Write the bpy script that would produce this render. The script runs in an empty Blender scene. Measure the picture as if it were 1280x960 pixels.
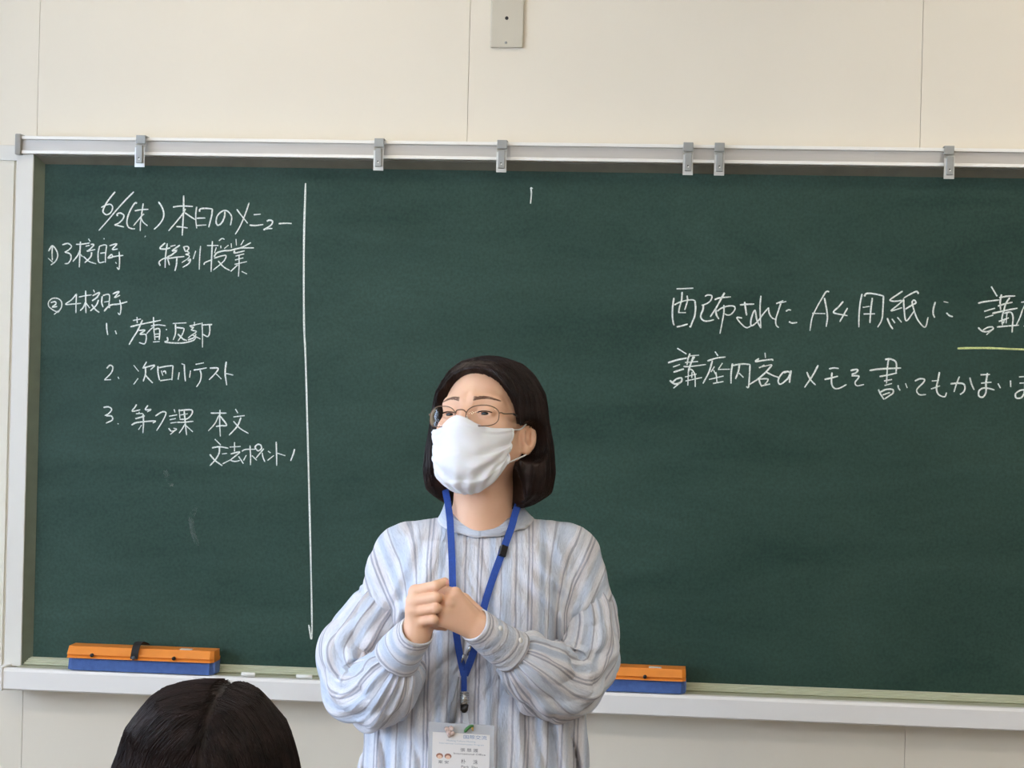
import bpy, bmesh, math, random
import numpy as np
from mathutils import Vector, Matrix, noise as mnoise
PI = math.pi
scene = bpy.context.scene
COL = scene.collection

def lin(r, g, b):
    def c(v):
        v /= 255.0
        return v / 12.92 if v <= .04045 else ((v + .055) / 1.055) ** 2.4
    return (c(r), c(g), c(b), 1.0)

# =================== CAMERA ===================
FPX = 2430.0
CYAW, CROLL = math.radians(5.4), math.radians(1.43)
CAM = np.array([0.0, -4.5, 1.55])
FW = np.array([-math.sin(CYAW), math.cos(CYAW), 0.0])
RT = np.array([math.cos(CYAW), math.sin(CYAW), 0.0])
UPV = np.array([0.0, 0.0, 1.0])
cr_, ur_ = RT * math.cos(CROLL) + UPV * math.sin(CROLL), -RT * math.sin(CROLL) + UPV * math.cos(CROLL)
cam_d = bpy.data.cameras.new('camera'); cam = bpy.data.objects.new('camera', cam_d); COL.objects.link(cam)
cam_d.sensor_width = 36.0; cam_d.lens = FPX / 1280 * 36.0; cam_d.clip_start = .05; cam_d.clip_end = 100
cam.matrix_world = Matrix(((cr_[0], ur_[0], -FW[0], CAM[0]), (cr_[1], ur_[1], -FW[1], CAM[1]), (cr_[2], ur_[2], -FW[2], CAM[2]), (0, 0, 0, 1)))
scene.camera = cam
# =================== WORLD, DAYLIGHT, EXPOSURE ===================
w = bpy.data.worlds.new('sky'); scene.world = w; w.use_nodes = True
bg = w.node_tree.nodes['Background']; bg.inputs[0].default_value = (.62, .78, 1.0, 1); bg.inputs[1].default_value = 3.0
scene.view_settings.view_transform = 'Standard'; scene.view_settings.look = 'None'
scene.view_settings.exposure = 0.03; scene.view_settings.gamma = 1.0
LX, RX, BY, CZ = -3.3, 4.2, -8.2, 3.0          # room: left wall, right wall, back wall, ceiling
def area(name, loc, rot, sx, sy, power, col):
    l = bpy.data.lights.new(name, 'AREA'); l.shape = 'RECTANGLE'; l.size = sx; l.size_y = sy; l.energy = power; l.color = col
    o = bpy.data.objects.new(name, l); COL.objects.link(o); o.location = loc; o.rotation_euler = rot; return o
WIN = [(-7.8, -6.0), (-5.6, -3.8), (-3.4, -1.6), (-1.4, -.45)]
WIN_P = 39
for a, b in WIN:
    area('window_daylight', (LX - .25, (a + b) / 2, 1.7), (0, -PI / 2 + .42, 0), 1.3, b - a, WIN_P * (b - a) * (.30 if b > -1 else 1), (.65, .77, 1.0))
LAMPS = [(-1.0, -.78), (1.0, -.78), (-1.6, -3.3), (1.2, -3.3), (-1.6, -5.8), (1.2, -5.8)]
LAMP_P = [4.3, 5.3, 21, 21, 43, 44]; LAMP_C = (1.0, .93, .82); BOARD_C = (1.0, .86, .66)

# =================== HELPERS ===================
def at(px, py, Y):
    """point where the sight line through a pixel meets the plane Y (world)"""
    d = FW * FPX + cr_ * (px - 640) + ur_ * (480 - py)
    return CAM + d * ((Y - CAM[1]) / d[1])
def atd(px, py, depth):
    """point at a given distance along the viewing axis"""
    return CAM + FW * depth + cr_ * ((px - 640) * depth / FPX) + ur_ * ((480 - py) * depth / FPX)

MATS = {}
def mat(name, col, rough=.5, metal=0.0, var=0.0, vscale=20.0, bump=0.0, bscale=200.0, spec=.5, stretch=None, col2=None, **kw):
    if name in MATS: return MATS[name]
    m = bpy.data.materials.new(name); m.use_nodes = True; nt = m.node_tree; N, L = nt.nodes, nt.links
    p = N['Principled BSDF']; p.inputs['Base Color'].default_value = col; p.inputs['Roughness'].default_value = rough
    p.inputs['Metallic'].default_value = metal; p.inputs['Specular IOR Level'].default_value = spec
    for k, v in kw.items(): p.inputs[k.replace('_', ' ')].default_value = v
    tc = N.new('ShaderNodeTexCoord'); src = tc.outputs['Object']
    if stretch:
        mp = N.new('ShaderNodeMapping'); mp.inputs['Scale'].default_value = stretch; L.new(src, mp.inputs[0]); src = mp.outputs[0]
    if var > 0:
        n = N.new('ShaderNodeTexNoise'); n.inputs['Scale'].default_value = vscale; n.inputs['Detail'].default_value = 5; L.new(src, n.inputs['Vector'])
        r = N.new('ShaderNodeValToRGB'); r.color_ramp.elements[0].position = .3; r.color_ramp.elements[1].position = .7
        if col2 is None:
            r.color_ramp.elements[0].color = tuple(max(0, c * (1 - var)) for c in col[:3]) + (1,)
            r.color_ramp.elements[1].color = tuple(min(1, c * (1 + var)) for c in col[:3]) + (1,)
        else:
            r.color_ramp.elements[0].color = col; r.color_ramp.elements[1].color = col2
        L.new(n.outputs[0], r.inputs[0]); L.new(r.outputs[0], p.inputs['Base Color'])
    if bump > 0:
        n2 = N.new('ShaderNodeTexNoise'); n2.inputs['Scale'].default_value = bscale; n2.inputs['Detail'].default_value = 4; L.new(src, n2.inputs['Vector'])
        b = N.new('ShaderNodeBump'); b.inputs['Strength'].default_value = bump; b.inputs['Distance'].default_value = .002
        L.new(n2.outputs[0], b.inputs['Height']); L.new(b.outputs[0], p.inputs['Normal'])
    MATS[name] = m; return m

def tag(o, label=None, cat=None, group=None, kind=None):
    if label: o['label'] = label
    if cat: o['category'] = cat
    if group: o['group'] = group
    if kind: o['kind'] = kind
    return o
def empty(name, loc, label=None, cat=None, group=None, parent=None, rotz=0):
    o = bpy.data.objects.new(name, None); COL.objects.link(o); o.location = loc; o.rotation_euler = (0, 0, rotz); o.empty_display_size = .05
    if parent is not None: o.parent = parent
    return tag(o, label, cat, group)
def place(o, parent):
    if parent is not None:
        o.parent = parent
        # vertices were given in world space: keep them there
        bpy.context.view_layer.update() if False else None
    return o
def obj(name, verts, faces, m, parent=None, smooth=False, uv=None, local=False):
    """one mesh object; verts in world space unless local (then in the parent's space)"""
    me = bpy.data.meshes.new(name)
    V = np.asarray(verts, dtype=float)
    if parent is not None and not local:
        off = np.zeros(3); p = parent
        while p is not None: off = off + np.array(p.location); p = p.parent
        V = V - off
    origin = None
    me.from_pydata([tuple(v) for v in V], [], [tuple(int(i) for i in f) for f in faces])
    me.update()
    if smooth: me.polygons.foreach_set('use_smooth', [True] * len(me.polygons))
    if uv is not None:
        lay = me.uv_layers.new(name='UVMap'); idx = np.empty(len(me.loops), dtype=np.int32); me.loops.foreach_get('vertex_index', idx)
        lay.data.foreach_set('uv', np.asarray(uv, dtype=np.float32)[idx].ravel())
    o = bpy.data.objects.new(name, me); COL.objects.link(o); me.materials.append(m)
    if parent is not None: o.parent = parent
    return o
class MB:
    def __init__(s): s.v = []; s.f = []
    def add(s, V, F):
        n = len(s.v); s.v += [tuple(p) for p in V]; s.f += [tuple(i + n for i in f) for f in F]; return s
    def box(s, x0, x1, y0, y1, z0, z1, bev=0.0):
        if bev <= 0:
            V = [(x, y, z) for z in (z0, z1) for y in (y0, y1) for x in (x0, x1)]
            F = [(0, 2, 3, 1), (4, 5, 7, 6), (0, 1, 5, 4), (2, 6, 7, 3), (0, 4, 6, 2), (1, 3, 7, 5)]
            return s.add(V, F)
        bm = bmesh.new(); bmesh.ops.create_cube(bm, size=1)
        for v in bm.verts: v.co = ((x0 + x1) / 2 + v.co.x * (x1 - x0), (y0 + y1) / 2 + v.co.y * (y1 - y0), (z0 + z1) / 2 + v.co.z * (z1 - z0))
        bmesh.ops.bevel(bm, geom=bm.edges[:], offset=bev, segments=2, affect='EDGES', profile=.6)
        V = [tuple(v.co) for v in bm.verts]; F = [[v.index for v in f.verts] for f in bm.faces]; bm.free(); return s.add(V, F)
    def extrude_x(s, prof, x0, x1):
        n = len(prof); V = [(x, y, z) for x in (x0, x1) for y, z in prof]
        F = [(i, (i + 1) % n, (i + 1) % n + n, i + n) for i in range(n)] + [tuple(range(n))[::-1], tuple(range(n, 2 * n))]
        return s.add(V, F)
    def cyl(s, a, b, r, n=16, r2=None):
        a, b = np.array(a, float), np.array(b, float); return s.tube([a, b], [r, r if r2 is None else r2], n)
    def tube(s, pts, rad, n=8, cap=True):
        pts = [np.array(p, float) for p in pts]; V = []; F = []; prev = None
        for i, p in enumerate(pts):
            t = pts[min(i + 1, len(pts) - 1)] - pts[max(i - 1, 0)]; t = t / (np.linalg.norm(t) + 1e-12)
            if prev is None:
                a = np.array([0, 0, 1.0]) if abs(t[2]) < .9 else np.array([1.0, 0, 0])
            else: a = prev
            u = a - t * a.dot(t); u /= np.linalg.norm(u); prev = u; v = np.cross(t, u)
            r = rad[i] if hasattr(rad, '__len__') else rad
            for k in range(n):
                an = 2 * PI * k / n; V.append(p + r * (math.cos(an) * u + math.sin(an) * v))
        m_ = len(pts)
        for i in range(m_ - 1):
            for k in range(n): F.append((i * n + k, i * n + (k + 1) % n, (i + 1) * n + (k + 1) % n, (i + 1) * n + k))
        if cap: F += [tuple(range(n))[::-1], tuple(range((m_ - 1) * n, m_ * n))]
        return s.add(V, F)
    def build(s, name, m, parent=None, smooth=False, **k): return obj(name, s.v, s.f, m, parent, smooth, **k)

def catmull(P, n=6):
    P = [np.array(p, float) for p in P]
    if len(P) < 3: return P
    Q = [2 * P[0] - P[1]] + P + [2 * P[-1] - P[-2]]; out = []
    for i in range(1, len(Q) - 2):
        p0, p1, p2, p3 = Q[i - 1:i + 3]
        for k in range(n):
            t = k / n; out.append(.5 * ((2 * p1) + (p2 - p0) * t + (2 * p0 - 5 * p1 + 4 * p2 - p3) * t * t + (3 * p1 - p0 - 3 * p2 + p3) * t ** 3))
    out.append(P[-1]); return out

# ---- implicit surfaces: smooth-blended primitives, meshed with surface nets ----
def cone(P, a, b, ra, rb):
    a = np.asarray(a, float); b = np.asarray(b, float); ba = b - a; pa = P - a
    h = np.clip(pa @ ba / (ba @ ba + 1e-12), 0, 1); return np.linalg.norm(pa - h[:, None] * ba, axis=1) - (ra + (rb - ra) * h)
def ell(P, c, r):
    q = P - np.asarray(c, float); r = np.asarray(r, float); k0 = np.linalg.norm(q / r, axis=1); k1 = np.linalg.norm(q / (r * r), axis=1)
    return k0 * (k0 - 1) / (k1 + 1e-9)
def su(a, b, k):
    h = np.maximum(k - np.abs(a - b), 0) / k; return np.minimum(a, b) - h * h * k * .25
def ss(a, b, k):            # subtract b from a
    return -su(-a, b, k)
def mesh_sdf(f, xs, ys, zs, B=12, slack=1.0):
    xs, ys, zs = [np.asarray(a, float) for a in (xs, ys, zs)]; nx, ny, nz = len(xs), len(ys), len(zs)
    D = np.full((nx, ny, nz), 1.0, dtype=np.float32)
    bi = [(i, min(i + B, nx - 1)) for i in range(0, nx - 1, B)]; bj = [(i, min(i + B, ny - 1)) for i in range(0, ny - 1, B)]; bk = [(i, min(i + B, nz - 1)) for i in range(0, nz - 1, B)]
    cen = []; rad = []; ids = []
    for i0, i1 in bi:
        for j0, j1 in bj:
            for k0, k1 in bk:
                cen.append(((xs[i0] + xs[i1]) / 2, (ys[j0] + ys[j1]) / 2, (zs[k0] + zs[k1]) / 2)); rad.append(.5 * math.dist((xs[i0], ys[j0], zs[k0]), (xs[i1], ys[j1], zs[k1]))); ids.append((i0, i1, j0, j1, k0, k1))
    cen = np.array(cen); rad = np.array(rad); dc = f(cen)
    batch = []; cnt = 0
    def flush():
        nonlocal batch, cnt
        if not batch: return
        P = np.concatenate([b[1] for b in batch]); d = f(P); o = 0
        for (i0, i1, j0, j1, k0, k1), p in batch:
            n = len(p); D[i0:i1 + 1, j0:j1 + 1, k0:k1 + 1] = d[o:o + n].reshape(i1 - i0 + 1, j1 - j0 + 1, k1 - k0 + 1); o += n
        batch = []; cnt = 0
    late = []
    for q, (i0, i1, j0, j1, k0, k1) in enumerate(ids):
        if abs(dc[q]) > rad[q] * 1.25 * slack + .006:
            if dc[q] < 0: late.append(ids[q])
            continue
    for (i0, i1, j0, j1, k0, k1) in late: D[i0:i1 + 1, j0:j1 + 1, k0:k1 + 1] = -1.0
    for q, (i0, i1, j0, j1, k0, k1) in enumerate(ids):
        if abs(dc[q]) > rad[q] * 1.25 * slack + .006: continue
        g = np.stack(np.meshgrid(xs[i0:i1 + 1], ys[j0:j1 + 1], zs[k0:k1 + 1], indexing='ij'), -1).reshape(-1, 3)
        batch.append((ids[q], g)); cnt += len(g)
        if cnt > 400000: flush()
    flush()
    S = D < 0
    c = S[:-1, :-1, :-1].astype(np.int8)
    for a, b, e in ((1, 0, 0), (0, 1, 0), (0, 0, 1), (1, 1, 0), (1, 0, 1), (0, 1, 1), (1, 1, 1)):
        c = c + S[a:nx - 1 + a, b:ny - 1 + b, e:nz - 1 + e]
    cells = np.argwhere((c > 0) & (c < 8)); idm = np.full((nx - 1, ny - 1, nz - 1), -1, dtype=np.int32)
    I, J, K = cells.T; idm[I, J, K] = np.arange(len(cells))
    acc = np.zeros((len(cells), 3)); num = np.zeros(len(cells))
    X = [xs, ys, zs]
    for ax in range(3):
        o1, o2 = [q for q in range(3) if q != ax]
        for s in (0, 1):
            for t in (0, 1):
                a = [I, J, K]; a = [x.copy() for x in a]; a[o1] += s; a[o2] += t; b = [x.copy() for x in a]; b[ax] += 1
                da = D[a[0], a[1], a[2]]; db = D[b[0], b[1], b[2]]; cr = (da < 0) != (db < 0)
                tt = np.where(cr, da / np.where(cr, da - db, 1), 0)
                pt = np.stack([X[q][a[q]] for q in range(3)], 1); pt[:, ax] = X[ax][a[ax]] + tt * (X[ax][b[ax]] - X[ax][a[ax]])
                acc[cr] += pt[cr]; num[cr] += 1
    V = acc / np.maximum(num, 1)[:, None]
    F = []
    for ax in range(3):
        o1, o2 = ((1, 2), (2, 0), (0, 1))[ax]
        sl0 = [slice(None)] * 3; sl1 = [slice(None)] * 3; sl0[ax] = slice(0, -1); sl1[ax] = slice(1, None)
        A, Bq = S[tuple(sl0)], S[tuple(sl1)]; e = np.argwhere(A != Bq); e = e[(e[:, o1] > 0) & (e[:, o2] > 0) & (e[:, o1] < D.shape[o1] - 1) & (e[:, o2] < D.shape[o2] - 1)]
        ins = A[e[:, 0], e[:, 1], e[:, 2]]
        q = []
        for s, t in ((0, 0), (1, 0), (1, 1), (0, 1)):
            g = e.copy(); g[:, o1] -= s; g[:, o2] -= t; q.append(idm[g[:, 0], g[:, 1], g[:, 2]])
        q = np.stack(q, 1); q = np.where(ins[:, None], q, q[:, ::-1]); F.append(q[(q >= 0).all(1)])
    return V, np.concatenate(F)
def fast_obj(name, V, F, m, parent, uv=None, smooth=True):
    """quads only, numpy arrays, world-space verts"""
    off = np.zeros(3); p = parent
    while p is not None: off = off + np.array(p.location); p = p.parent
    me = bpy.data.meshes.new(name); V = np.asarray(V, float) - off; F = np.asarray(F, dtype=np.int32); k = F.shape[1]
    me.vertices.add(len(V)); me.vertices.foreach_set('co', V.astype(np.float32).ravel()); me.loops.add(len(F) * k); me.loops.foreach_set('vertex_index', F.ravel())
    me.polygons.add(len(F)); me.polygons.foreach_set('loop_start', np.arange(0, len(F) * k, k, dtype=np.int32)); me.update(calc_edges=True); me.validate()
    me.polygons.foreach_set('use_smooth', [smooth] * len(me.polygons))
    if uv is not None:
        lay = me.uv_layers.new(name='UVMap'); idx = np.empty(len(me.loops), dtype=np.int32); me.loops.foreach_get('vertex_index', idx)
        lay.data.foreach_set('uv', np.asarray(uv, dtype=np.float32)[idx].ravel())
    o = bpy.data.objects.new(name, me); COL.objects.link(o); me.materials.append(m)
    if parent is not None: o.parent = parent
    return o
# ---- chalk handwriting: strokes read off the board, grouped by line of writing ----
# each entry: (origin x, origin y, zoom, strokes "x,y x,y|x,y ...")
CH = {}
CH['title'] = [
(120,230,12.8,"305,125 240,205 170,300 120,400 115,450 160,490 215,475 255,425 265,365 230,325 165,335 85,375|605,125 470,260 330,415 200,570 45,745|345,515 340,480 390,465 445,500 430,560 365,625 295,655|295,655 370,670 450,688|655,312 625,305 560,400 510,520 495,620 520,690 575,715 625,718|620,430 720,412 840,405|757,310 740,420 722,540 710,650 708,755|770,480 740,500 690,560 600,668|722,550 755,610 825,670|1000,285 1055,370 1085,470 1070,560 1010,650 930,725|130,875 128,885|795,830 780,850"),
(210,230,12.8,"80,370 150,358 250,352 400,360|250,185 250,400 240,600 228,825|280,395 235,480 130,610 10,750|270,460 350,515 435,570|135,682 220,688 315,705|460,365 445,480 448,600 460,710|505,445 515,400 610,390 710,400|710,400 700,500 675,600 652,695|460,548 530,545 600,545|460,665 530,660 615,655|910,440 905,520 860,620 800,660 770,610 790,510 860,440 930,425 990,470 1020,540 1000,660"),
(280,230,12.8,"205,405 260,480 320,555 380,630|402,300 360,430 310,560 245,700 180,805|475,492 530,488 590,482|410,658 500,665 630,648|685,595 730,578 775,595 760,650 690,700 630,730|630,735 690,715 775,712|875,635 980,628 1085,632"),
]
CH['first'] = [
(55,290,8.727,"92,150 88,230 92,310|50,210 90,150 135,200 150,260 125,320 75,360|45,285 95,330|200,140 260,125 300,155 270,195 225,220|230,220 285,240 295,290 265,340 225,345|350,135 420,132 500,120|398,105 392,240 385,385|392,200 365,260 315,322|395,240 420,270|485,75 505,105|455,155 500,145|510,135 545,140 500,190 470,210 560,190|520,220 510,270 445,335|430,265 490,320 570,348|655,68 656,80|605,155 590,240 600,330 660,325|605,155 660,140 685,150|685,145 672,240 670,335|615,232 665,225|715,150 795,130 745,190 805,185|695,285 735,245 745,275 695,285 780,265 865,255|820,215 825,310 818,405 795,385|780,330 792,345"),
(190,290,9.143,"150,125 90,185 150,195 210,180|175,130 155,270 150,410|80,350 95,385 80,345 130,305 200,290|210,165 270,150|320,150 230,215 290,205|285,215 220,265 180,290 200,380|170,305 270,290 370,280|285,290 280,370 262,445|360,165 385,220 420,190 405,165 360,170|400,215 425,245 385,255 425,270 415,300 340,350|410,330 440,310 420,360 350,405|500,215 470,310|555,160 545,290 540,430|630,155 760,155|690,105 682,280 675,455|735,175 715,240|595,375 605,350 690,315|765,100 800,75 830,85|785,155 788,185|825,190 875,150|905,130 908,180|710,285 740,240 820,215 900,210 1000,185 1165,182|710,300 790,275 845,270 830,320 780,370 700,435|755,330 820,400 890,440|960,80 965,155|1050,90 1015,150|1130,122 1040,170 950,200|945,210 945,240 1060,215|955,275 1055,250|950,320 1045,295|945,370 1085,338|995,260 995,390 988,510|980,375 900,450|1025,450 1085,480"),
]
CH['second'] = [
(55,290,8.727,"75,770 120,760 130,785 90,820 145,812|150,880 190,820 190,760 150,725 90,725 50,765 55,815 115,860 155,868|170,850 110,900|355,675 300,740 235,788 320,785 405,778|355,675 350,780 348,885|380,710 450,695 520,685|455,640 455,760 458,885|455,760 430,820 395,858|455,770 500,830|540,630 552,660|530,695 605,660 575,715 525,750 590,710|595,740 570,800 505,862|520,790 560,845 605,878|635,700 630,770 645,820|640,695 690,680 715,700 705,830|655,765 715,755|750,675 820,650 770,715 830,690|655,865 720,800 820,785 910,760|720,790 715,830|825,740 840,820 828,900 805,880"),
]
CH['item_one'] = [
(120,385,8,"105,150 108,210 118,270|192,225 205,262|410,90 412,150|370,125 450,110|345,188 440,165 650,122|465,120 420,220 370,300 330,368|430,225 490,222 440,262 500,268 490,355 430,345|575,90 578,180 580,240|550,180 620,168 698,178|575,190 540,220 505,260|580,230 590,320|580,215 635,212 632,320|585,262 632,258|585,290 632,285|570,340 638,335|705,210 706,222|712,290 718,325 690,340 780,350 880,348 970,325 1000,295|768,155 905,148|795,160 795,250 772,320|805,195 850,200 880,210 860,270 820,330|820,260 870,310 910,325|985,140 985,180|935,180 1050,155|945,190 975,195 955,220 1005,235 960,270 920,300|920,320 980,295 1000,260|965,270 1045,310|1060,145 1065,260 1065,395|1060,170 1155,165 1140,170|1135,160 1138,230 1120,285 1065,260"),
]
CH['item_two'] = [
(120,445,7.111,"95,110 125,82 150,100 135,150 75,212|75,212 135,210|195,185 205,205|335,82 380,138|375,198 335,252|450,50 430,85 415,110|415,108 520,82 485,122|440,105 440,160 420,225|435,165 470,205 505,240|550,90 552,150 565,215|555,105 620,92 685,85|685,85 680,150 675,215|570,220 675,205|580,130 595,175|595,140 615,135 622,160|740,145 730,210|760,68 790,80|785,75 788,150 795,225|840,130 832,192|885,75 960,60|868,125 920,118 985,105|925,125 935,170 925,225 893,275|1012,108 1085,110 1060,155 1005,212|1060,150 1115,205|1158,50 1148,150 1162,260|1155,155 1220,170"),
]
CH['item_three'] = [
(120,500,6.4,"60,60 100,55 125,75 105,105 70,125|80,125 125,130 130,160 80,185|172,188 182,192|325,35 310,60 290,90 355,78|415,42 395,78 440,75 410,95|345,95 345,110|320,110 375,108|315,150 385,130 370,125|285,200 330,180 470,168 455,185|378,110 380,190 375,265|365,200 340,238|475,128 530,95 560,105 535,165 485,245|625,75 632,100|585,130 650,118|590,158 640,148|595,185 645,178|580,225 605,250 645,235 620,225|630,245 595,275|665,75 672,150|660,85 740,78 770,85 765,115 730,150 670,155|675,120 735,110|650,178 700,178 780,170|705,85 715,190 725,282|710,195 690,230 665,265|720,205 775,255|918,105 980,105 1045,105|992,78 990,190 995,292|985,120 950,190 898,248|995,130 1045,200 1000,205 960,212|1115,72 1135,105|1100,135 1190,125|1160,140 1130,210 1065,282|1100,170 1150,225 1220,268"),
(250,540,9.846,"183,88 255,160|148,195 240,182 350,200|240,185 235,260 190,340 122,415|120,275 185,350 275,415|272,270 335,262|278,392 380,340|365,185 500,178|425,125 425,240|378,270 490,245 430,300 380,345 430,362 490,350|475,300 535,390|535,350 570,285|515,238 560,215 680,212|615,165 622,290 622,408|640,290 700,350|690,215 680,180 715,152 750,165 755,205 715,232 690,205|785,205 740,260 690,322|765,255 775,310 800,368|838,235 870,258|832,350 910,288|938,120 942,260 945,415|945,258 1050,292|1165,210 1145,280 1115,355"),
]
CH['divider'] = [(0,0,1,"382,229 380,300 380,400 382,450 385,560 388,680 390,780 389,796|386,781 389,799 390,790")]
CH['mark'] = [(440,150,5.333,"1192,450 1196,490 1190,558|1192,450 1205,458")]
CH['note_one'] = [
(830,350,12.8,"200,142 330,138 470,130|160,285 140,420 135,580 150,690 165,725|165,400 240,360 360,325 450,318 495,330|495,330 505,450 490,580 450,680 425,750 410,735|290,190 280,330 245,450 235,530|235,522 350,522|370,250 375,330 350,420 330,480|205,750 280,735 380,705|655,262 700,240 765,255 745,330 680,380 600,405|630,400 625,470 590,560 600,620 650,655 720,655 800,635|810,315 900,285 1070,270|970,205 920,290 850,420 800,500 740,590|825,460 840,560 880,625|850,500 930,445 1040,415 1125,425 1130,480 1070,550 1010,560 975,540|958,400 958,520 930,680 895,860"),
(920,350,9.143,"45,285 120,278 208,275|98,250 110,330 122,405|70,435 10,430 60,500 120,545 180,520|285,180 275,300 278,430 285,550|285,550 240,460 215,345 175,440 170,510 190,520 250,470 310,390 372,315|372,315 380,380 410,430 450,450|460,270 540,235|515,260 485,350 455,450 460,515 490,545|490,265 575,245|570,358 600,340 630,345|605,475 640,492 700,485|1065,135 1030,135 980,215 920,320 870,430 845,580|1010,205 1035,330 1045,430 1030,535|870,380 1020,385|1225,245 1170,310 1120,355 1130,380 1275,408|1275,320 1230,400 1185,478"),
(1030,350,7.529,"358,130 340,220 330,330 328,445|380,155 400,128 470,130 560,150|560,150 555,260 545,370 505,445|455,168 440,290 432,405|365,258 430,248|372,320 480,318|740,105 680,145 620,190 670,200 735,195 690,240 630,290 690,275 735,260|595,358 620,420 648,462|640,365 668,405|690,350 730,398|890,130 870,108 810,135 750,170|748,175 755,280 775,385 850,290|765,275 830,235 865,215 850,190 830,205 840,260 880,370 950,445 980,350|1048,205 1030,270 1028,320 1042,355|1125,203 1170,213|1152,308 1180,335 1213,345"),
(1190,340,8.727,"428,158 492,265|285,342 350,325 515,305|350,430 470,395|360,497 450,470|285,605 330,645 390,650 445,625 440,600 390,605 335,635|445,625 375,685|540,245 525,330 530,415|515,280 600,265 690,262|500,372 570,350 660,330|440,452 560,425 715,395|630,280 590,340 565,420 545,500 550,580|600,440 590,560|570,450 640,440 665,490 660,580 655,660|510,540 620,500|560,560 575,510|490,600 600,590 730,580|770,410 740,500 700,580 |755,330 850,320|800,290 815,320|800,350 760,430|800,500 900,490|850,400 850,600|780,590 900,585|820,430 790,480|880,430 900,480"),
]
CH['underline'] = [(1190,340,8.727,"60,833 200,830 400,830 600,838 785,845 960,850")]
CH['note_two'] = [
(825,425,8,"172,82 265,140|80,228 170,200 270,180|130,270 200,245|135,322 220,295 240,292|98,405 150,440 210,420 215,380 165,390 125,425|210,420 135,482|300,135 280,190 270,250|285,160 390,152|250,225 380,215|235,265 300,265 460,245|345,165 310,230 280,330|330,165 300,260|285,285 278,455|300,290 330,310 350,360 352,470|250,370 365,340|255,410 420,375|320,320 318,380|550,115 580,160|475,210 560,182 655,170|525,205 490,320 430,435|545,265 510,320|535,300 560,350|625,230 585,290|580,295 700,292|560,320 570,420|490,395 635,360|530,435 635,415|725,235 712,330 710,435|725,255 820,240 900,245|900,245 895,360 885,470 862,465|795,235 785,310 755,390|790,330 835,375|1050,128 1055,180|990,185 955,215 1030,205 1120,195 1125,208|990,275 1120,245|1045,250 990,280|1120,250 1060,320 980,390 895,445|1060,320 1130,355 1190,375|985,375 1000,430 1020,465|985,390 1080,392 1045,450|1010,460 1100,440|1270,320 1230,325 1185,390 1190,435 1220,435 1300,370"),
(980,430,8,"0,290 30,275 60,290 40,340 0,380|70,265 60,330 55,388|228,280 260,350 315,410|342,212 290,310 205,435|450,248 500,240 548,245|405,355 470,340 540,322|480,285 475,350 480,410 510,445 560,440 625,405|665,265 720,255 738,265 715,290 675,305|675,318 745,320 740,345 715,375 712,400 735,418 800,405|855,265 960,250 1170,240|1010,155 1060,150 1110,170 1125,210 1120,290|955,325 1040,310 1130,290|1048,140 1035,230 1025,395|1000,370 1080,355|1005,415 1080,395|945,455 965,500 1000,555|965,480 1020,455 1085,455 1090,490 1050,520 1005,550|985,510 1060,485|1140,410 1145,440 1162,465|1215,392 1232,440"),
(1120,440,8,"188,290 240,268 285,275 270,310 215,365 210,400 240,428 300,425|435,200 420,280 405,350 415,410 450,440 490,445 505,405|358,290 430,285|350,370 440,338|635,245 605,320 580,400|545,318 620,312 675,320 690,360 675,400 640,425|738,255 755,320 782,378|845,228 940,225|850,312 955,302|915,210 900,310 900,400 870,450 830,440 830,390 870,362 930,365 985,380|1020,315 1045,362|1145,285 1147,350|1230,250 1350,240|1235,312 1345,305|1300,225 1290,320 1285,400 1255,455 1205,460 1195,420 1240,385 1300,380 1370,400"),
]
# =================== ROOM ===================
M_wall = mat('wall_panel_paint', lin(229, 221, 204), .6, var=.015, vscale=3, bump=.06, bscale=400)
M_joint = mat('panel_joint', lin(235, 230, 220), .8)
M_floor = mat('floor_vinyl', lin(104, 86, 66), .4, var=.06, vscale=8)
M_ceil = mat('ceiling_board', lin(235, 233, 226), .8, var=.02, vscale=40)
M_white = mat('white_enamel', lin(232, 230, 226), .35, var=.01, vscale=6)
M_frame = mat('white_column_paint', lin(222, 219, 210), .45, var=.01, vscale=6)
M_glass = mat('window_glass', (.95, .98, 1, 1), .02, Transmission_Weight=1.0, IOR=1.05)
M_alum = mat('brushed_aluminium', lin(190, 188, 184), .38, .6, var=.03, vscale=30, stretch=(1, 20, 20))
def struct(o): return tag(o, kind='structure')
fl = struct(MB().box(LX - .1, RX + .1, BY - .1, .1, -.1, 0).build('floor', M_floor))
struct(MB().box(LX - .1, RX + .1, BY - .1, .1, CZ, CZ + .1).build('ceiling', M_ceil))
struct(MB().box(RX, RX + .1, BY, 0, 0, CZ).build('wall_right', M_wall))
struct(MB().box(LX - .1, RX + .1, BY - .1, BY, 0, CZ).build('wall_back', M_wall))
mb = MB(); ZW0, ZW1 = .95, 2.45
mb.box(LX - .1, LX, BY, 0, 0, ZW0); mb.box(LX - .1, LX, BY, 0, ZW1, CZ)
ys_ = [BY] + [v for p in WIN for v in p] + [0]
for i in range(0, len(ys_), 2): mb.box(LX - .1, LX, ys_[i], ys_[i + 1], ZW0, ZW1)
struct(mb.build('wall_left', M_wall))
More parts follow.
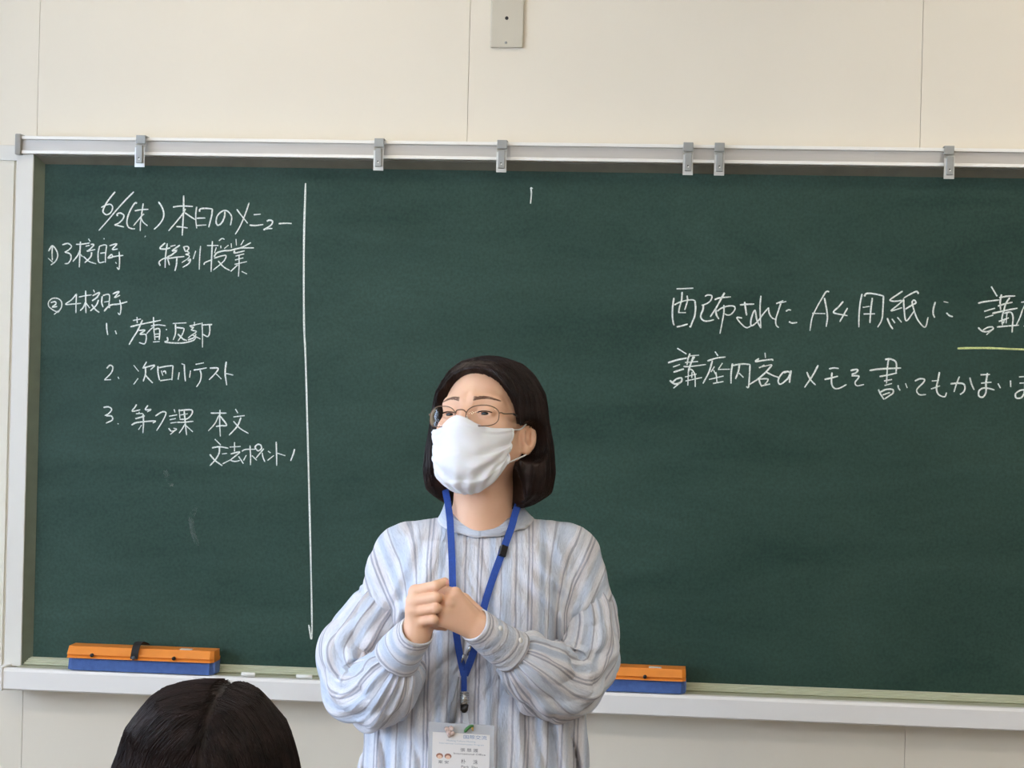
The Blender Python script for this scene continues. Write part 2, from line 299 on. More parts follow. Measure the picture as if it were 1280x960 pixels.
for i, (a, b) in enumerate(WIN):
    m_ = (a + b) / 2; mb = MB()
    for y in (a, m_ - .025, b - .05): mb.box(LX - .08, LX - .03, y, y + .05, ZW0, ZW1)
    mb.box(LX - .08, LX - .03, a, b, ZW0, ZW0 + .05); mb.box(LX - .08, LX - .03, a, b, ZW1 - .05, ZW1)
    wo = struct(mb.build('window_%d' % (i + 1), M_alum))
    MB().box(LX - .058, LX - .052, a + .05, m_ - .025, ZW0 + .05, ZW1 - .05).build('pane', M_glass, wo)
    MB().box(LX - .058, LX - .052, m_ + .025, b - .05, ZW0 + .05, ZW1 - .05).build('pane', M_glass, wo)
# front wall: backing + separate boards with recessed joints
wf = struct(MB().box(LX, RX, .012, .1, 0, CZ).build('wall_front', M_joint))
SEAM = [-2.606, -1.576, -.545, .495, 1.535, 2.575, 3.615]
edges = [LX] + SEAM + [RX]
for i in range(len(edges) - 1):
    MB().box(edges[i] + .0005, edges[i + 1] - .0005, 0, .0125, .08, CZ).build('panel', M_wall, wf)
struct(MB().box(LX, RX, -.012, 0.0, 0, .08, .002).build('baseboard_front', mat('baseboard_vinyl', lin(90, 75, 62), .5)))
# trim left of the chalkboard: ledge level with the rail, edge strip lower down
struct(MB().box(LX, -1.608, -.012, 0, 2.052, 2.088, .002).build('trim_1', M_frame))
struct(MB().box(LX, -1.628, -.006, 0, .835, 2.052, .001).build('trim_2', M_wall))
# ceiling lamps
M_tube = bpy.data.materials.new('lamp_tube'); M_tube.use_nodes = True
p = M_tube.node_tree.nodes['Principled BSDF']; p.inputs['Emission Color'].default_value = LAMP_C + (1,); p.inputs['Emission Strength'].default_value = 4
for i, (x, y) in enumerate(LAMPS):
    t = empty('ceiling_lamp', (x, y, CZ), 'twin fluorescent ceiling lamp outside the frame', 'lamp', 'ceiling lamps of the classroom')
    MB().box(x - .62, x + .62, y - .12, y + .12, CZ - .04, CZ, .004).build('housing', M_white, t)
    for s in (-.06, .06): MB().cyl((x - .58, y + s, CZ - .06), (x + .58, y + s, CZ - .06), .016, 12).build('tube', M_tube, t, True)
    area('ceiling_lamp_light', (x, y, CZ - .085), (0, 0, 0), 1.2, .2, LAMP_P[i], BOARD_C if i < 2 else LAMP_C)

# =================== CHALKBOARD ===================
BX0, BX1, BZ0, BZ1, BYS = -1.547, 2.05, .875, 2.045, -.02
M_board = bpy.data.materials.new('chalkboard_green'); M_board.use_nodes = True
nt = M_board.node_tree; N, L = nt.nodes, nt.links; p = N['Principled BSDF']; p.inputs['Roughness'].default_value = .55; p.inputs['Specular IOR Level'].default_value = .22
tc = N.new('ShaderNodeTexCoord'); mp = N.new('ShaderNodeMapping'); mp.inputs['Scale'].default_value = (.7, 1, 2.2); L.new(tc.outputs['Object'], mp.inputs[0])
n1 = N.new('ShaderNodeTexNoise'); n1.inputs['Scale'].default_value = 2.2; n1.inputs['Detail'].default_value = 7; n1.inputs['Roughness'].default_value = .62; n1.inputs['Distortion'].default_value = .5; L.new(mp.outputs[0], n1.inputs[0])
n2 = N.new('ShaderNodeTexNoise'); n2.inputs['Scale'].default_value = 160; n2.inputs['Detail'].default_value = 3; L.new(tc.outputs['Object'], n2.inputs[0])
r = N.new('ShaderNodeValToRGB'); r.color_ramp.elements[0].position = .3; r.color_ramp.elements[0].color = lin(34, 60, 51); r.color_ramp.elements[1].position = .75; r.color_ramp.elements[1].color = lin(58, 83, 73)
L.new(n1.outputs[0], r.inputs[0]); mx = N.new('ShaderNodeMix'); mx.data_type = 'RGBA'; mx.blend_type = 'MULTIPLY'; mx.inputs[0].default_value = 1
r2 = N.new('ShaderNodeValToRGB'); r2.color_ramp.elements[0].color = (.8, .8, .8, 1); r2.color_ramp.elements[0].position = .3; r2.color_ramp.elements[1].color = (1.15, 1.15, 1.15, 1); r2.color_ramp.elements[1].position = .7
L.new(n2.outputs[0], r2.inputs[0]); L.new(r.outputs[0], mx.inputs[6]); L.new(r2.outputs[0], mx.inputs[7]); L.new(mx.outputs[2], p.inputs['Base Color'])
M_inner = mat('grey_green_inner_frame', lin(112, 122, 106), .5, .2, var=.08, vscale=30)  # grey-green frame tone with slight random variation
M_topin = mat('inner_top_frame', lin(104, 100, 86), .6, var=.1, vscale=30)
M_ridge = mat('ridged_aluminium', lin(188, 190, 165), .45, .15, var=.06, vscale=25, stretch=(1, 8, 8))
cb = empty('chalkboard', (.25, 0, BZ0), 'long green classroom chalkboard with white frame and chalk handwriting', 'chalkboard')
MB().box(BX0 - .005, BX1, BYS, 0, BZ0 - .01, BZ1 + .01).build('writing_surface', M_board, cb)
MB().add([(BX0, BYS, BZ0 - .02), (BX0, BYS, BZ1 + .02), (-1.567, -.045, BZ1 + .02), (-1.567, -.045, BZ0 - .02), (-1.567, 0, BZ0 - .02), (-1.567, 0, BZ1 + .02)],
         [(0, 1, 2, 3), (3, 2, 5, 4), (0, 3, 4), (1, 5, 2)]).build('inner_frame', M_inner, cb)
MB().box(-1.607, -1.566, -.048, 0, .855, 2.070, .002).build('side_frame', M_frame, cb)
MB().box(BX1, BX1 + .045, -.048, 0, .855, 2.070, .002).build('side_frame', M_frame, cb)
MB().extrude_x([(0, 2.066), (-.04, 2.066), (-.04, 2.060), (BYS, 2.043), (0, 2.043)], -1.566, BX1).build('top_inner_frame', M_topin, cb)
# map rail: grey channel between two bright lips
M_lip = mat('rail_lip', lin(236, 234, 228), .3, .1)
M_chan = mat('rail_channel', lin(186, 182, 176), .4, .35, var=.03, vscale=12, stretch=(1, 20, 20))
MB().box(-1.592, BX1 + .03, -.052, 0, 2.071, 2.097).build('rail_channel', M_chan, cb)
MB().box(-1.592, BX1 + .03, -.060, 0, 2.097, 2.105, .0015).build('rail_lip', M_lip, cb)
MB().box(-1.592, BX1 + .03, -.060, 0, 2.063, 2.071, .0015).build('rail_lip', M_lip, cb)
M_cap = mat('grey_plastic_cap', lin(150, 148, 142), .5, .1)
MB().box(-1.606, -1.592, -.066, 0, 2.060, 2.109, .003).build('rail_end_cap', M_cap, cb)
# chalk tray
prof = [(0, .876), (-.024, .876)]
for k in range(4): prof += [(-.026 - .004 * k, .874 - .004 * k), (-.030 - .004 * k, .873 - .004 * k)]
prof += [(-.038, .8585), (-.088, .8585), (-.088, .848), (0, .848)]
MB().extrude_x(prof, -1.566, BX1).build('ridged_gutter', M_ridge, cb)
MB().extrude_x([(-.082, .848), (-.082, .858), (-.090, .860), (-.100, .858), (-.104, .852), (-.104, .812), (-.098, .808), (0, .808), (0, .848)], -1.590, BX1 + .05).build('chalk_tray', M_white, cb)
MB().box(-1.603, -1.589, -.108, 0, .806, .862, .003).build('tray_end_cap', M_white, cb)

# ---- chalk marks: thin raised ribbons of chalk on the board ----
def chalk_mat(name, c1, c2):
    m = bpy.data.materials.new(name); m.use_nodes = True; nt = m.node_tree; N, L = nt.nodes, nt.links; p = N['Principled BSDF']; p.inputs['Roughness'].default_value = .95
    tc = N.new('ShaderNodeTexCoord'); n = N.new('ShaderNodeTexNoise'); n.inputs['Scale'].default_value = 450; n.inputs['Detail'].default_value = 3; L.new(tc.outputs['Object'], n.inputs[0])
    r = N.new('ShaderNodeValToRGB'); r.color_ramp.elements[0].position = .28; r.color_ramp.elements[0].color = c1; r.color_ramp.elements[1].position = .58; r.color_ramp.elements[1].color = c2
    L.new(n.outputs[0], r.inputs[0]); L.new(r.outputs[0], p.inputs['Base Color']); return m
M_chalk = chalk_mat('white_chalk', lin(170, 184, 176), lin(244, 246, 240)); M_chalk2 = chalk_mat('yellow_chalk', lin(170, 180, 110), lin(226, 232, 160))
def chalk(name, groups, width, m, label=None, gap=11.0):
    """every run of strokes closer than the gap (a word) becomes one part"""
    rnd = random.Random(len(groups) * 7 + 3); lines = []
    for ox, oy, s, st in groups:
        for line in st.split('|'): lines.append(np.array([[ox + float(c.split(',')[0]) / s, oy + float(c.split(',')[1]) / s] for c in line.split()]))
    lab = list(range(len(lines))); box = [(l.min(0), l.max(0)) for l in lines]
    for i in range(len(lines)):
        for j in range(i):
            d = np.maximum(0, np.maximum(box[i][0] - box[j][1], box[j][0] - box[i][1]))
            if math.hypot(*d) < gap and lab[i] != lab[j]: o, n_ = lab[i], lab[j]; lab = [n_ if q_ == o else q_ for q_ in lab]
    for g in sorted(set(lab)):
        V = []; F = []
        for layer, line in enumerate([l for l, k in zip(lines, lab) if k == g]):
            P = catmull([at(x, y, BYS) for x, y in line], 5); n = len(P); b = len(V); wd = width * rnd.uniform(.85, 1.12); yo = BYS - .0004 - .00002 * (layer % 9)
            for i, q in enumerate(P):
                t = P[min(i + 1, n - 1)] - P[max(i - 1, 0)]; l = math.hypot(t[0], t[2]) + 1e-9; nx, nz = -t[2] / l, t[0] / l
                ww = wd * (.72 if i in (0, n - 1) else 1) * (1 - .22 * i / n) * rnd.uniform(.9, 1.1) / 2
                V += [(q[0] + nx * ww, yo + .0003, q[2] + nz * ww), (q[0], yo - .0004, q[2]), (q[0] - nx * ww, yo + .0003, q[2] - nz * ww)]
            for i in range(n - 1):
                for k in (0, 1): F.append((b + 3 * i + k, b + 3 * i + k + 1, b + 3 * i + k + 4, b + 3 * i + k + 3))
        o = obj(name, V, F, m, cb)
        if label: o['label'] = label
for key in ('title', 'first', 'second', 'item_one', 'item_two', 'item_three', 'note_one', 'note_two'):
    chalk('chalk_writing', CH[key], .0040 if 'note' in key else .0036, M_chalk)
chalk('chalk_divider', CH['divider'], .0046, M_chalk, 'long vertical chalk line'); chalk('chalk_mark', CH['mark'], .0036, M_chalk)
chalk('chalk_underline', CH['underline'], .0048, M_chalk2, 'yellow chalk underline')
# faint wiped chalk smears
M_smear = bpy.data.materials.new('wiped_chalk'); M_smear.use_nodes = True; nt = M_smear.node_tree; N, L = nt.nodes, nt.links; p = N['Principled BSDF']; p.inputs['Base Color'].default_value = lin(190, 205, 200); p.inputs['Roughness'].default_value = .95
tc = N.new('ShaderNodeTexCoord'); n = N.new('ShaderNodeTexNoise'); n.inputs['Scale'].default_value = 60; n.inputs['Detail'].default_value = 5; L.new(tc.outputs['Object'], n.inputs[0])
r = N.new('ShaderNodeMapRange'); r.inputs[1].default_value = .42; r.inputs[2].default_value = .8; r.inputs[3].default_value = 0; r.inputs[4].default_value = .30; L.new(n.outputs[0], r.inputs[0]); L.new(r.outputs[0], p.inputs['Alpha'])
chalk('chalk_smear', [(0, 0, 1, "206,588 211,600 215,608")], .012, M_smear); chalk('chalk_smear', [(0, 0, 1, "244,632 239,655 247,682")], .014, M_smear)

# ---- clips on the rail ----
M_clip = mat('clip_steel', lin(205, 206, 204), .32, .55); M_clipd = mat('clip_inner_steel', lin(150, 152, 150), .4, .5); M_dark = mat('dark_hole', lin(25, 25, 25), .7)
clip_labels = ['leftmost of the six steel clips on the chalkboard rail', 'steel rail clip right of the long vertical chalk line', 'steel rail clip above and left of the short chalk tick',
               'left one of the close pair of steel rail clips', 'right one of the close pair of steel rail clips', 'rightmost steel rail clip, alone near the right edge']
CP = [(178, 196), (475, 199), (628, 200), (860, 204), (899, 204), (1185, 207)]
proto = None
for i, ((px, py), lab) in enumerate(zip(CP, clip_labels)):
    c = at(px, py, -.06); x = float(c[0])
    if proto is None:
        proto = empty('rail_clip', (0, -.06, 2.105), lab, 'clip', 'steel clips on the chalkboard rail'); q = proto
        # local coordinates about the top front edge of the rail
        mb = MB(); mb.box(-.011, .011, -.016, .030, .0005, .0025, .0005); mb.box(-.011, .011, -.018, -.015, -.017, .0025, .0008); mb.build('top_bracket', M_clipd, q, local=True)
        mb = MB().add([(-.0115, -.006, -.012), (.0115, -.006, -.012), (.0115, -.024, -.026), (-.0115, -.024, -.026), (.0115, -.022, -.072), (-.0115, -.022, -.072),
                      (-.0115, -.004, -.012), (.0115, -.004, -.012), (.0115, -.021, -.027), (-.0115, -.021, -.027), (.0115, -.019, -.072), (-.0115, -.019, -.072)],
                     [(0, 1, 2, 3), (3, 2, 4, 5), (6, 9, 8, 7), (9, 11, 10, 8), (0, 3, 9, 6), (3, 5, 11, 9), (1, 7, 8, 2), (2, 8, 10, 4), (5, 4, 10, 11), (0, 6, 7, 1)]); mb.build('back_plate', M_clip, q, local=True)
        MB().box(-.007, .0085, -.031, -.0225, -.064, -.022, .0015).build('spring_clip', M_clipd, q, local=True)
        MB().cyl((0, -.0312, -.052), (0, -.0306, -.052), .0016, 10).build('hole', M_dark, q, local=True)
        MB().cyl((.0012, -.0315, -.0545), (.0012, -.0306, -.0545), .0014, 10).build('rivet', M_lip, q, local=True)
        proto.location.x = x; kids = list(proto.children)
    else:
        r_ = proto.copy(); COL.objects.link(r_); r_.location.x = x; r_['label'] = lab
        for ch in kids: d = ch.copy(); COL.objects.link(d); d.parent = r_

# ---- chalkboard erasers ----
M_or = mat('orange_plastic', lin(232, 138, 48), .42, var=.05, vscale=30); M_blue = mat('blue_felt', lin(72, 100, 158), .95, var=.12, vscale=80, bump=.5, bscale=600)
M_strap = mat('black_strap', lin(30, 29, 30), .7, var=.15, vscale=60); M_stick = mat('worn_sticker', lin(238, 236, 232), .6, var=.1, vscale=200)
M_endf = mat('pale_felt_end', lin(98, 122, 178), .95, var=.12, vscale=90)
ER = []
def eraser(cx, label, strap=True):
    Z0 = .8610; t = empty('chalkboard_eraser', (cx, -.069, Z0), label, 'eraser', 'long chalkboard erasers on the tray'); W = .174
    # felt block with bevelled ends (plan view profile)
    def slab(prof, z0, z1, inset=0):
        n = len(prof); V = [(cx + x, y - .069, z0) for x, y in prof] + [(cx + x * (1 - inset * .05), (y * (1 - inset)) - .062, z1) for x, y in prof]
        return V, [tuple(range(n))[::-1], tuple(range(n, 2 * n))] + [(i, (i + 1) % n, (i + 1) % n + n, i + n) for i in range(n)]
    plan = [(-W + .012, -.031), (W - .010, -.031), (W - .001, -.020), (W, .031), (-W, .031), (-W, -.016)]
    mb = MB(); mb.add(*slab(plan, Z0, Z0 + .030)); mb.build('felt_block', M_blue, t)
    plan2 = [(-W + .002, -.033), (W - .008, -.033), (W, -.024), (W, .031), (-W, .031), (-W, -.026)]
    mb = MB(); mb.add(*slab(plan2, Z0 + .028, Z0 + .036)); mb.add(*slab(plan2, Z0 + .036, Z0 + .054, .16)); mb.build('plastic_cover', M_or, t)
    mb = MB(); mb.box(cx + W - .004, cx + W + .0012, -.069 - .018, -.069 + .028, Z0 + .002, Z0 + .028, .001); mb.build('felt_end', M_endf, t)
    for x in (-.112, .082): MB().cyl((cx + x, -.0995, Z0 + .036), (cx + x, -.106, Z0 + .036), .0042, 14).build('stud', M_strap, t, True)
    if strap:
        sx = -.012; pts = [(-.1045, .031), (-.1045, .048), (-.100, .062), (-.085, .068), (-.065, .064), (-.047, .058)]
        V = []; F = []; P = catmull([(0, y, z) for y, z in pts], 4)
        for i, q in enumerate(P):
            k = i / (len(P) - 1); dx = .012 * k; tt = P[min(i + 1, len(P) - 1)] - P[max(i - 1, 0)]; tt /= np.linalg.norm(tt); nn = np.array([0, -tt[2], tt[1]]) * .0014
            for e in (-.0085, .0085):
                for s in (1, -1): V.append((cx + sx + dx + e, q[1] + s * nn[1] * -1, Z0 + q[2] + s * nn[2] * -1))
        n = len(P)
        for i in range(n - 1):
            a, b = 4 * i, 4 * i + 4
            F += [(a, a + 2, b + 2, b), (a + 1, b + 1, b + 3, a + 3), (a, b, b + 1, a + 1), (a + 2, a + 3, b + 3, b + 2)]
        F += [(0, 1, 3, 2), (4 * n - 4, 4 * n - 2, 4 * n - 1, 4 * n - 3)]
        obj('strap', V, F, M_strap, t); MB().cyl((cx + sx, -.1050, Z0 + .034), (cx + sx, -.1095, Z0 + .034), .0046, 14).build('stud', mat('grey_stud', lin(80, 84, 92), .5), t, True)
    MB().box(cx + .090, cx + .118, -.084, -.067, Z0 + .0536, Z0 + .0548).build('sticker', M_stick, t)
    return t
a_ = at(82, 838, -.095); b_ = at(268, 842, -.095); eraser(float(a_[0] + b_[0]) / 2, 'whole orange and blue chalkboard eraser with black strap at the tray\'s left end')
a_ = at(857, 860, -.095); eraser(float(a_[0]) - .174, 'orange and blue chalkboard eraser half hidden behind the teacher\'s elbow')
for px, wpx, py, lab in ((311, 17, 844, 'short white chalk stub on the tray right of the whole eraser'), (381, 20, 848, 'white chalk stub on the tray just left of the teacher')):
    c = at(px, py, -.088); h = wpx / 1080; z = .8605; y = -.094
    tag(MB().tube([(c[0] - h, y, z + .0050), (c[0] - h + .001, y, z + .0050), (c[0] + h - .001, y + .001, z + .0050), (c[0] + h, y + .001, z + .0050)], [.0040, .0048, .0048, .0040], 12).build('chalk_stick', mat('chalk_stub', lin(238, 238, 232), .9), None, True), lab, 'chalk', 'white chalk stubs on the tray')
# ---- steel cover plate above the board ----
pl = empty('wall_plate', (-.457, 0, 2.330), 'tall grey steel cover plate high on the wall above the chalkboard', 'wall plate')
M_pl = mat('plate_steel', lin(196, 190, 174), .45, .25, var=.04, vscale=14, stretch=(1, 1, .2))
MB().box(-.4955, -.4185, -.009, 0, 2.331, 2.52, .003).build('plate', M_pl, pl)
MB().cyl((-.458, -.0098, 2.399), (-.458, -.0088, 2.399), .0042, 20).build('hole', M_dark, pl)
mb = MB().cyl((-.4585, -.0100, 2.342), (-.4585, -.0088, 2.342), .0030, 16); mb.build('screw', M_clipd, pl, True)
MB().cyl((-.458, -.0100, 2.509), (-.458, -.0088, 2.509), .0030, 16).build('screw', M_clipd, pl, True)
# =================== TEACHER ===================
D0 = 3.375                                  # distance of the head centre along the viewing axis
def q(px, py, off=0.0): return atd(px, py, D0 + off)
def rotm(ax, a):
    c, s = math.cos(a), math.sin(a)
    return np.array({'x': [[1, 0, 0], [0, c, -s], [0, s, c]], 'y': [[c, 0, s], [0, 1, 0], [-s, 0, c]], 'z': [[c, -s, 0], [s, c, 0], [0, 0, 1]]}[ax])
Hc = q(606.5, 530)
GM = rotm('z', CYAW + math.radians(-22.5)); HM = GM @ rotm('x', math.radians(-15)) @ rotm('y', math.radians(-3))
TM = rotm('z', CYAW)                        # torso frame: x to the right of the picture, y away from the class
def toH(P): return (P - Hc) @ HM
def toG(P): return (P - Hc) @ GM
def toT(P): return (P - Hc) @ TM
def fromH(p): return Hc + np.asarray(p, float) @ HM.T
def fromG(p): return Hc + np.asarray(p, float) @ GM.T
def fromT(p): return Hc + np.asarray(p, float) @ TM.T
base = q(604, 900, .03); teacher = empty('person', (base[0], base[1], 0), 'standing teacher in striped blouse and face mask with hands held together before the chalkboard', 'person')

M_skin = mat('skin', lin(226, 178, 146), .52, var=.04, vscale=25, col2=lin(232, 188, 158), Subsurface_Weight=.12, Subsurface_Scale=.01, Subsurface_Radius=(1, .35, .2), bump=.12, bscale=900)
M_hair = mat('dark_brown_hair', lin(26, 18, 17), .46, var=.3, vscale=60, col2=lin(46, 31, 27), spec=.28)
M_black = mat('black_hair', lin(18, 13, 13), .55, var=.3, vscale=60, col2=lin(38, 27, 25), spec=.16)

def face_sdf(P):                             # in the head frame: x right of the picture, y back, z up
    A = P.copy(); A[:, 0] = np.abs(A[:, 0])
    d = ell(P, (0, .018, .034), (.072, .092, .082))
    d = su(d, ell(P, (0, -.020, -.022), (.0625, .067, .088)), .03)
    d = su(d, ell(P, (0, -.046, -.088), (.036, .034, .028)), .035)       # chin
    d = su(d, cone(A, (.053, .0, -.055), (.030, -.045, -.092), .012, .012), .03)   # jaw
    d = su(d, ell(A, (.040, -.056, -.026), (.023, .020, .020)), .022)    # cheekbone
    d = su(d, cone(A, (.010, -.079, .021), (.045, -.062, .020), .010, .008), .018) # brow
    d = ss(d, ell(A, (.033, -.101, .001), (.019, .022, .013)), .014)     # eye socket
    d = su(d, cone(P, (0, -.083, .006), (0, -.104, -.034), .006, .0095), .014)     # nose
    d = su(d, ell(A, (.011, -.094, -.036), (.009, .010, .008)), .008)
    d = su(d, cone(A, (0, -.090, -.058), (.020, -.083, -.060), .006, .003), .008)  # lips
    d = su(d, cone(A, (0, -.089, -.067), (.016, -.083, -.066), .007, .003), .006)
    d = su(d, ell(A, (.0325, -.0735, -.001), (.0155, .0125, .0115)), .004)        # closed volume of the lids
    # narrow smiling opening between the lids, upper lid fold
    e = A - np.array([.0325, -.087, -.0035]); e[:, 2] += 9.0 * e[:, 0] ** 2
    d = ss(d, ell(e, (0, 0, 0), (.0135, .0085, .0030)), .0015)
    e2 = A - np.array([.0335, -.086, .0065]); e2[:, 2] += 9.0 * e2[:, 0] ** 2
    d = ss(d, ell(e2, (0, 0, 0), (.014, .0040, .0011)), .002)
    # ears
    E = A - np.array([.0780, .012, -.025]); c, s = math.cos(.62), math.sin(.62)
    E = np.stack([E[:, 0] * c - E[:, 1] * s, E[:, 0] * s + E[:, 1] * c, E[:, 2] + .22 * E[:, 1]], 1)
    ear = ell(E, (0, 0, .004), (.0065, .0160, .0265)); ear = su(ear, ell(E, (0, -.004, -.021), (.0055, .008, .009)), .008)
    ear = ss(ear, ell(E, (.0085, -.0015, .003), (.0115, .0105, .0185)), .0015); ear = su(ear, cone(E, (.0015, .004, .016), (.0015, .006, -.008), .0022, .0026), .002); ear = su(ear, ell(E, (.001, -.010, -.004), (.0035, .004, .007)), .004)
    d = su(d, ear, .007)
    return d
# ---- hands: joints given as (pixel x, pixel y, distance offset) ----
def chain(pts): return [q(*p) for p in pts]
RW = (520, 791, -.212); LW = (603, 787, -.205)
# picture-left hand (a fist seen from the finger side)
FR = [[(519, 739, -.222), (545, 732, -.240), (556, 727, -.232)],
      [(516, 752, -.226), (545, 746.5, -.246), (549, 747, -.222), (534, 751, -.212)],
      [(516, 764, -.226), (545, 760, -.247), (548, 761, -.222), (534, 764, -.212)],
      [(520, 777, -.224), (542, 774, -.242), (543, 778, -.220), (532, 779, -.212)]]
RR = [(.0100, .0083, .0070), (.0102, .0086, .0078, .0070), (.0098, .0082, .0074, .0068), (.0094, .0076, .0068, .0062)]
THR = [(528, 795, -.200), (540, 768, -.195), (550, 746, -.198), (556, 731, -.206)]
# picture-right hand (back of the hand to the class)
FL = [[(569, 742, -.226), (556, 741, -.205), (550, 752, -.190), (560, 760, -.188)],
      [(562, 752, -.229), (548, 752, -.205), (546, 762, -.190), (556, 768, -.188)],
      [(557, 764, -.228), (545, 764, -.205), (545, 772, -.190), (556, 776, -.188)],
      [(554, 776, -.224), (543, 778, -.206), (546, 782, -.192), (556, 784, -.188)]]
RL = [(.0100, .0088, .0078, .0070), (.0102, .0088, .0078, .0070), (.0100, .0084, .0075, .0068), (.0092, .0078, .0070, .0062)]
THL = [(596, 768, -.196), (580, 750, -.195), (566, 742, -.192), (556, 737, -.192)]
def hand_sdf(P, W, FG, RD, TH, wr):
    wv = q(*W); d = None
    m = [q(*f[0]) for f in FG]
    for i, k in enumerate(m):
        d1 = cone(P, wv + (k - m[1]) * .30, k, .0125, .0100); d = d1 if d is None else su(d, d1, .012)
    d = su(d, cone(P, wv + (m[0] - m[3]) * .18, wv - (m[0] - m[3]) * .18, wr, wr), .012)
    fg = None
    for f, rd in zip(FG, RD):
        pt = [q(*p) for p in f]; df = None
        for j in range(len(pt) - 1):
            dj = cone(P, pt[j], pt[j + 1], rd[j], rd[j + 1]); df = dj if df is None else su(df, dj, .0025)
        fg = df if fg is None else su(fg, df, .0012)
    d = su(d, fg, .005)
    pt = [q(*p) for p in TH]; dt = None
    for j in range(3):
        dj = cone(P, pt[j], pt[j + 1], (.014, .0105, .0092, .0075)[j], (.014, .0105, .0092, .0075)[j + 1]); dt = dj if dt is None else su(dt, dj, .004)
    return su(d, dt, .005)
SHL, SHR = (502, 704, .035), (708, 700, .035)          # shoulders (picture left, picture right)
ELL_, ELR = (448, 854, -.025), (724, 852, -.02)             # elbows
neck_top, neck_bot = fromH((0, .018, -.05)), q(603, 690, .035)
foot = [np.array([base[0], base[1], 0]) + TM @ np.array([s * .09, 0, 0]) for s in (-1, 1)]
def body_sdf(P):
    r_ = np.linalg.norm(P - Hc, axis=1); d = r_ - .12; m_ = r_ < .20
    if m_.any(): d[m_] = face_sdf(toH(P[m_]))
    d = su(d, cone(P, neck_top, neck_bot, .052, .056), .022)
    n = fromH((0, -.012, -.07)); d = su(d, cone(P, n, q(601, 655, -.005), .030, .036), .03)
    T = toT(P)
    for s in (-1, 1):
        d = su(d, cone(P, q(603, 672, .03), q(603 + s * 96, 696, .035), .045, .045), .03)
    d = su(d, ell(T, (0, .035, -.36), (.135, .085, .20)), .04)
    d = su(d, ell(T, (0, .035, -.66), (.150, .095, .18)), .05)
    for s in (-1, 1):
        hip = fromT((s * .085, .035, -.72)); knee = fromT((s * .09, .02, -1.06)); ank = fromT((s * .09, .045, -1.40))
        d = su(d, cone(P, hip, knee, .085, .055), .04); d = su(d, cone(P, knee, ank, .055, .036), .03); d = su(d, cone(P, fromT((s * .09, .05, -1.445)), fromT((s * .095, -.09, -1.452)), .030, .024), .02)
    for S_, E_, W_ in ((SHL, ELL_, RW), (SHR, ELR, LW)):
        d = su(d, cone(P, q(*S_), q(*E_), .036, .027), .02); d = su(d, cone(P, q(*E_), q(*W_), .027, .0195), .015)
    hc_ = q(545, 765, -.21); r_ = np.linalg.norm(P - hc_, axis=1); m_ = r_ < .16
    if not m_.any(): return d
    Q = P[m_]; e = d[m_]
    e = su(e, hand_sdf(Q, RW, FR, RR, THR, .0155), .014)
    d[m_] = su(e, hand_sdf(Q, LW, FL, RL, THL, .0165), .0015)
    return d
def axis_lines(lo, hi, f0, f1, fine, coarse):
    a = list(np.arange(lo, f0, coarse)) + list(np.arange(f0, f1, fine)) + list(np.arange(f1, hi + coarse, coarse)); return np.array(a)
hx, hy, hz = Hc
xs = axis_lines(hx - .34, hx + .30, hx - .165, hx + .10, .0020, .007)
ys_g = axis_lines(hy - .32, hy + .17, hy - .28, hy + .06, .0022, .006)
zs = np.concatenate([np.arange(-.02, hz - .41, .010), np.arange(hz - .41, hz + .14, .0020)])
V, F = mesh_sdf(body_sdf, xs, ys_g, zs)
body = fast_obj('body', V, F, M_skin, teacher)

# nail on the raised fingertip, lip-less (mask); eyes
def eye_mat():
    m = bpy.data.materials.new('eye'); m.use_nodes = True; nt = m.node_tree; N, L = nt.nodes, nt.links; p = N['Principled BSDF']; p.inputs['Roughness'].default_value = .25; p.inputs['Specular IOR Level'].default_value = .3
    tc = N.new('ShaderNodeTexCoord'); vm = N.new('ShaderNodeVectorMath'); vm.operation = 'DISTANCE'; g = fromH((0, -1, -.06)) - Hc; g = g / np.linalg.norm(g) * .0125
    vm.inputs[1].default_value = tuple(g); L.new(tc.outputs['Object'], vm.inputs[0])
    r = N.new('ShaderNodeValToRGB'); r.color_ramp.interpolation = 'LINEAR'; e = r.color_ramp.elements; e[0].position = 0; e[0].color = lin(8, 6, 6); e[1].position = .66; e[1].color = lin(170, 160, 155)
    for pos, c in ((.30, lin(5, 4, 4)), (.34, lin(26, 15, 10)), (.60, lin(18, 11, 8))): k = e.new(pos); k.color = c
    mm = N.new('ShaderNodeMath'); mm.operation = 'MULTIPLY'; mm.inputs[1].default_value = 90; L.new(vm.outputs['Value'], mm.inputs[0]); L.new(mm.outputs[0], r.inputs[0]); L.new(r.outputs[0], p.inputs['Base Color']); return m
M_eye = eye_mat()
tb = np.array(teacher.location)
for s in (-1, 1):
    c = fromH((s * .0325, -.0715, -.001)); bm = bmesh.new(); bmesh.ops.create_uvsphere(bm, u_segments=24, v_segments=16, radius=.0118)
    me = bpy.data.meshes.new('eye'); bm.to_mesh(me); bm.free(); me.polygons.foreach_set('use_smooth', [True] * len(me.polygons)); o = bpy.data.objects.new('eye', me); COL.objects.link(o)
    me.materials.append(M_eye); o.parent = teacher; o.location = tuple(c - tb)
def march_face(p, dirv, f, n=24, lo=0.0, hi=.2):
    """from p outwards along -dirv find where f(head-frame point) == 0, coming from outside"""
    t = np.full(len(p), hi)
    for _ in range(40):
        d = f(p + dirv * t[:, None]); t = t - d * .8
    return p + dirv * t[:, None]
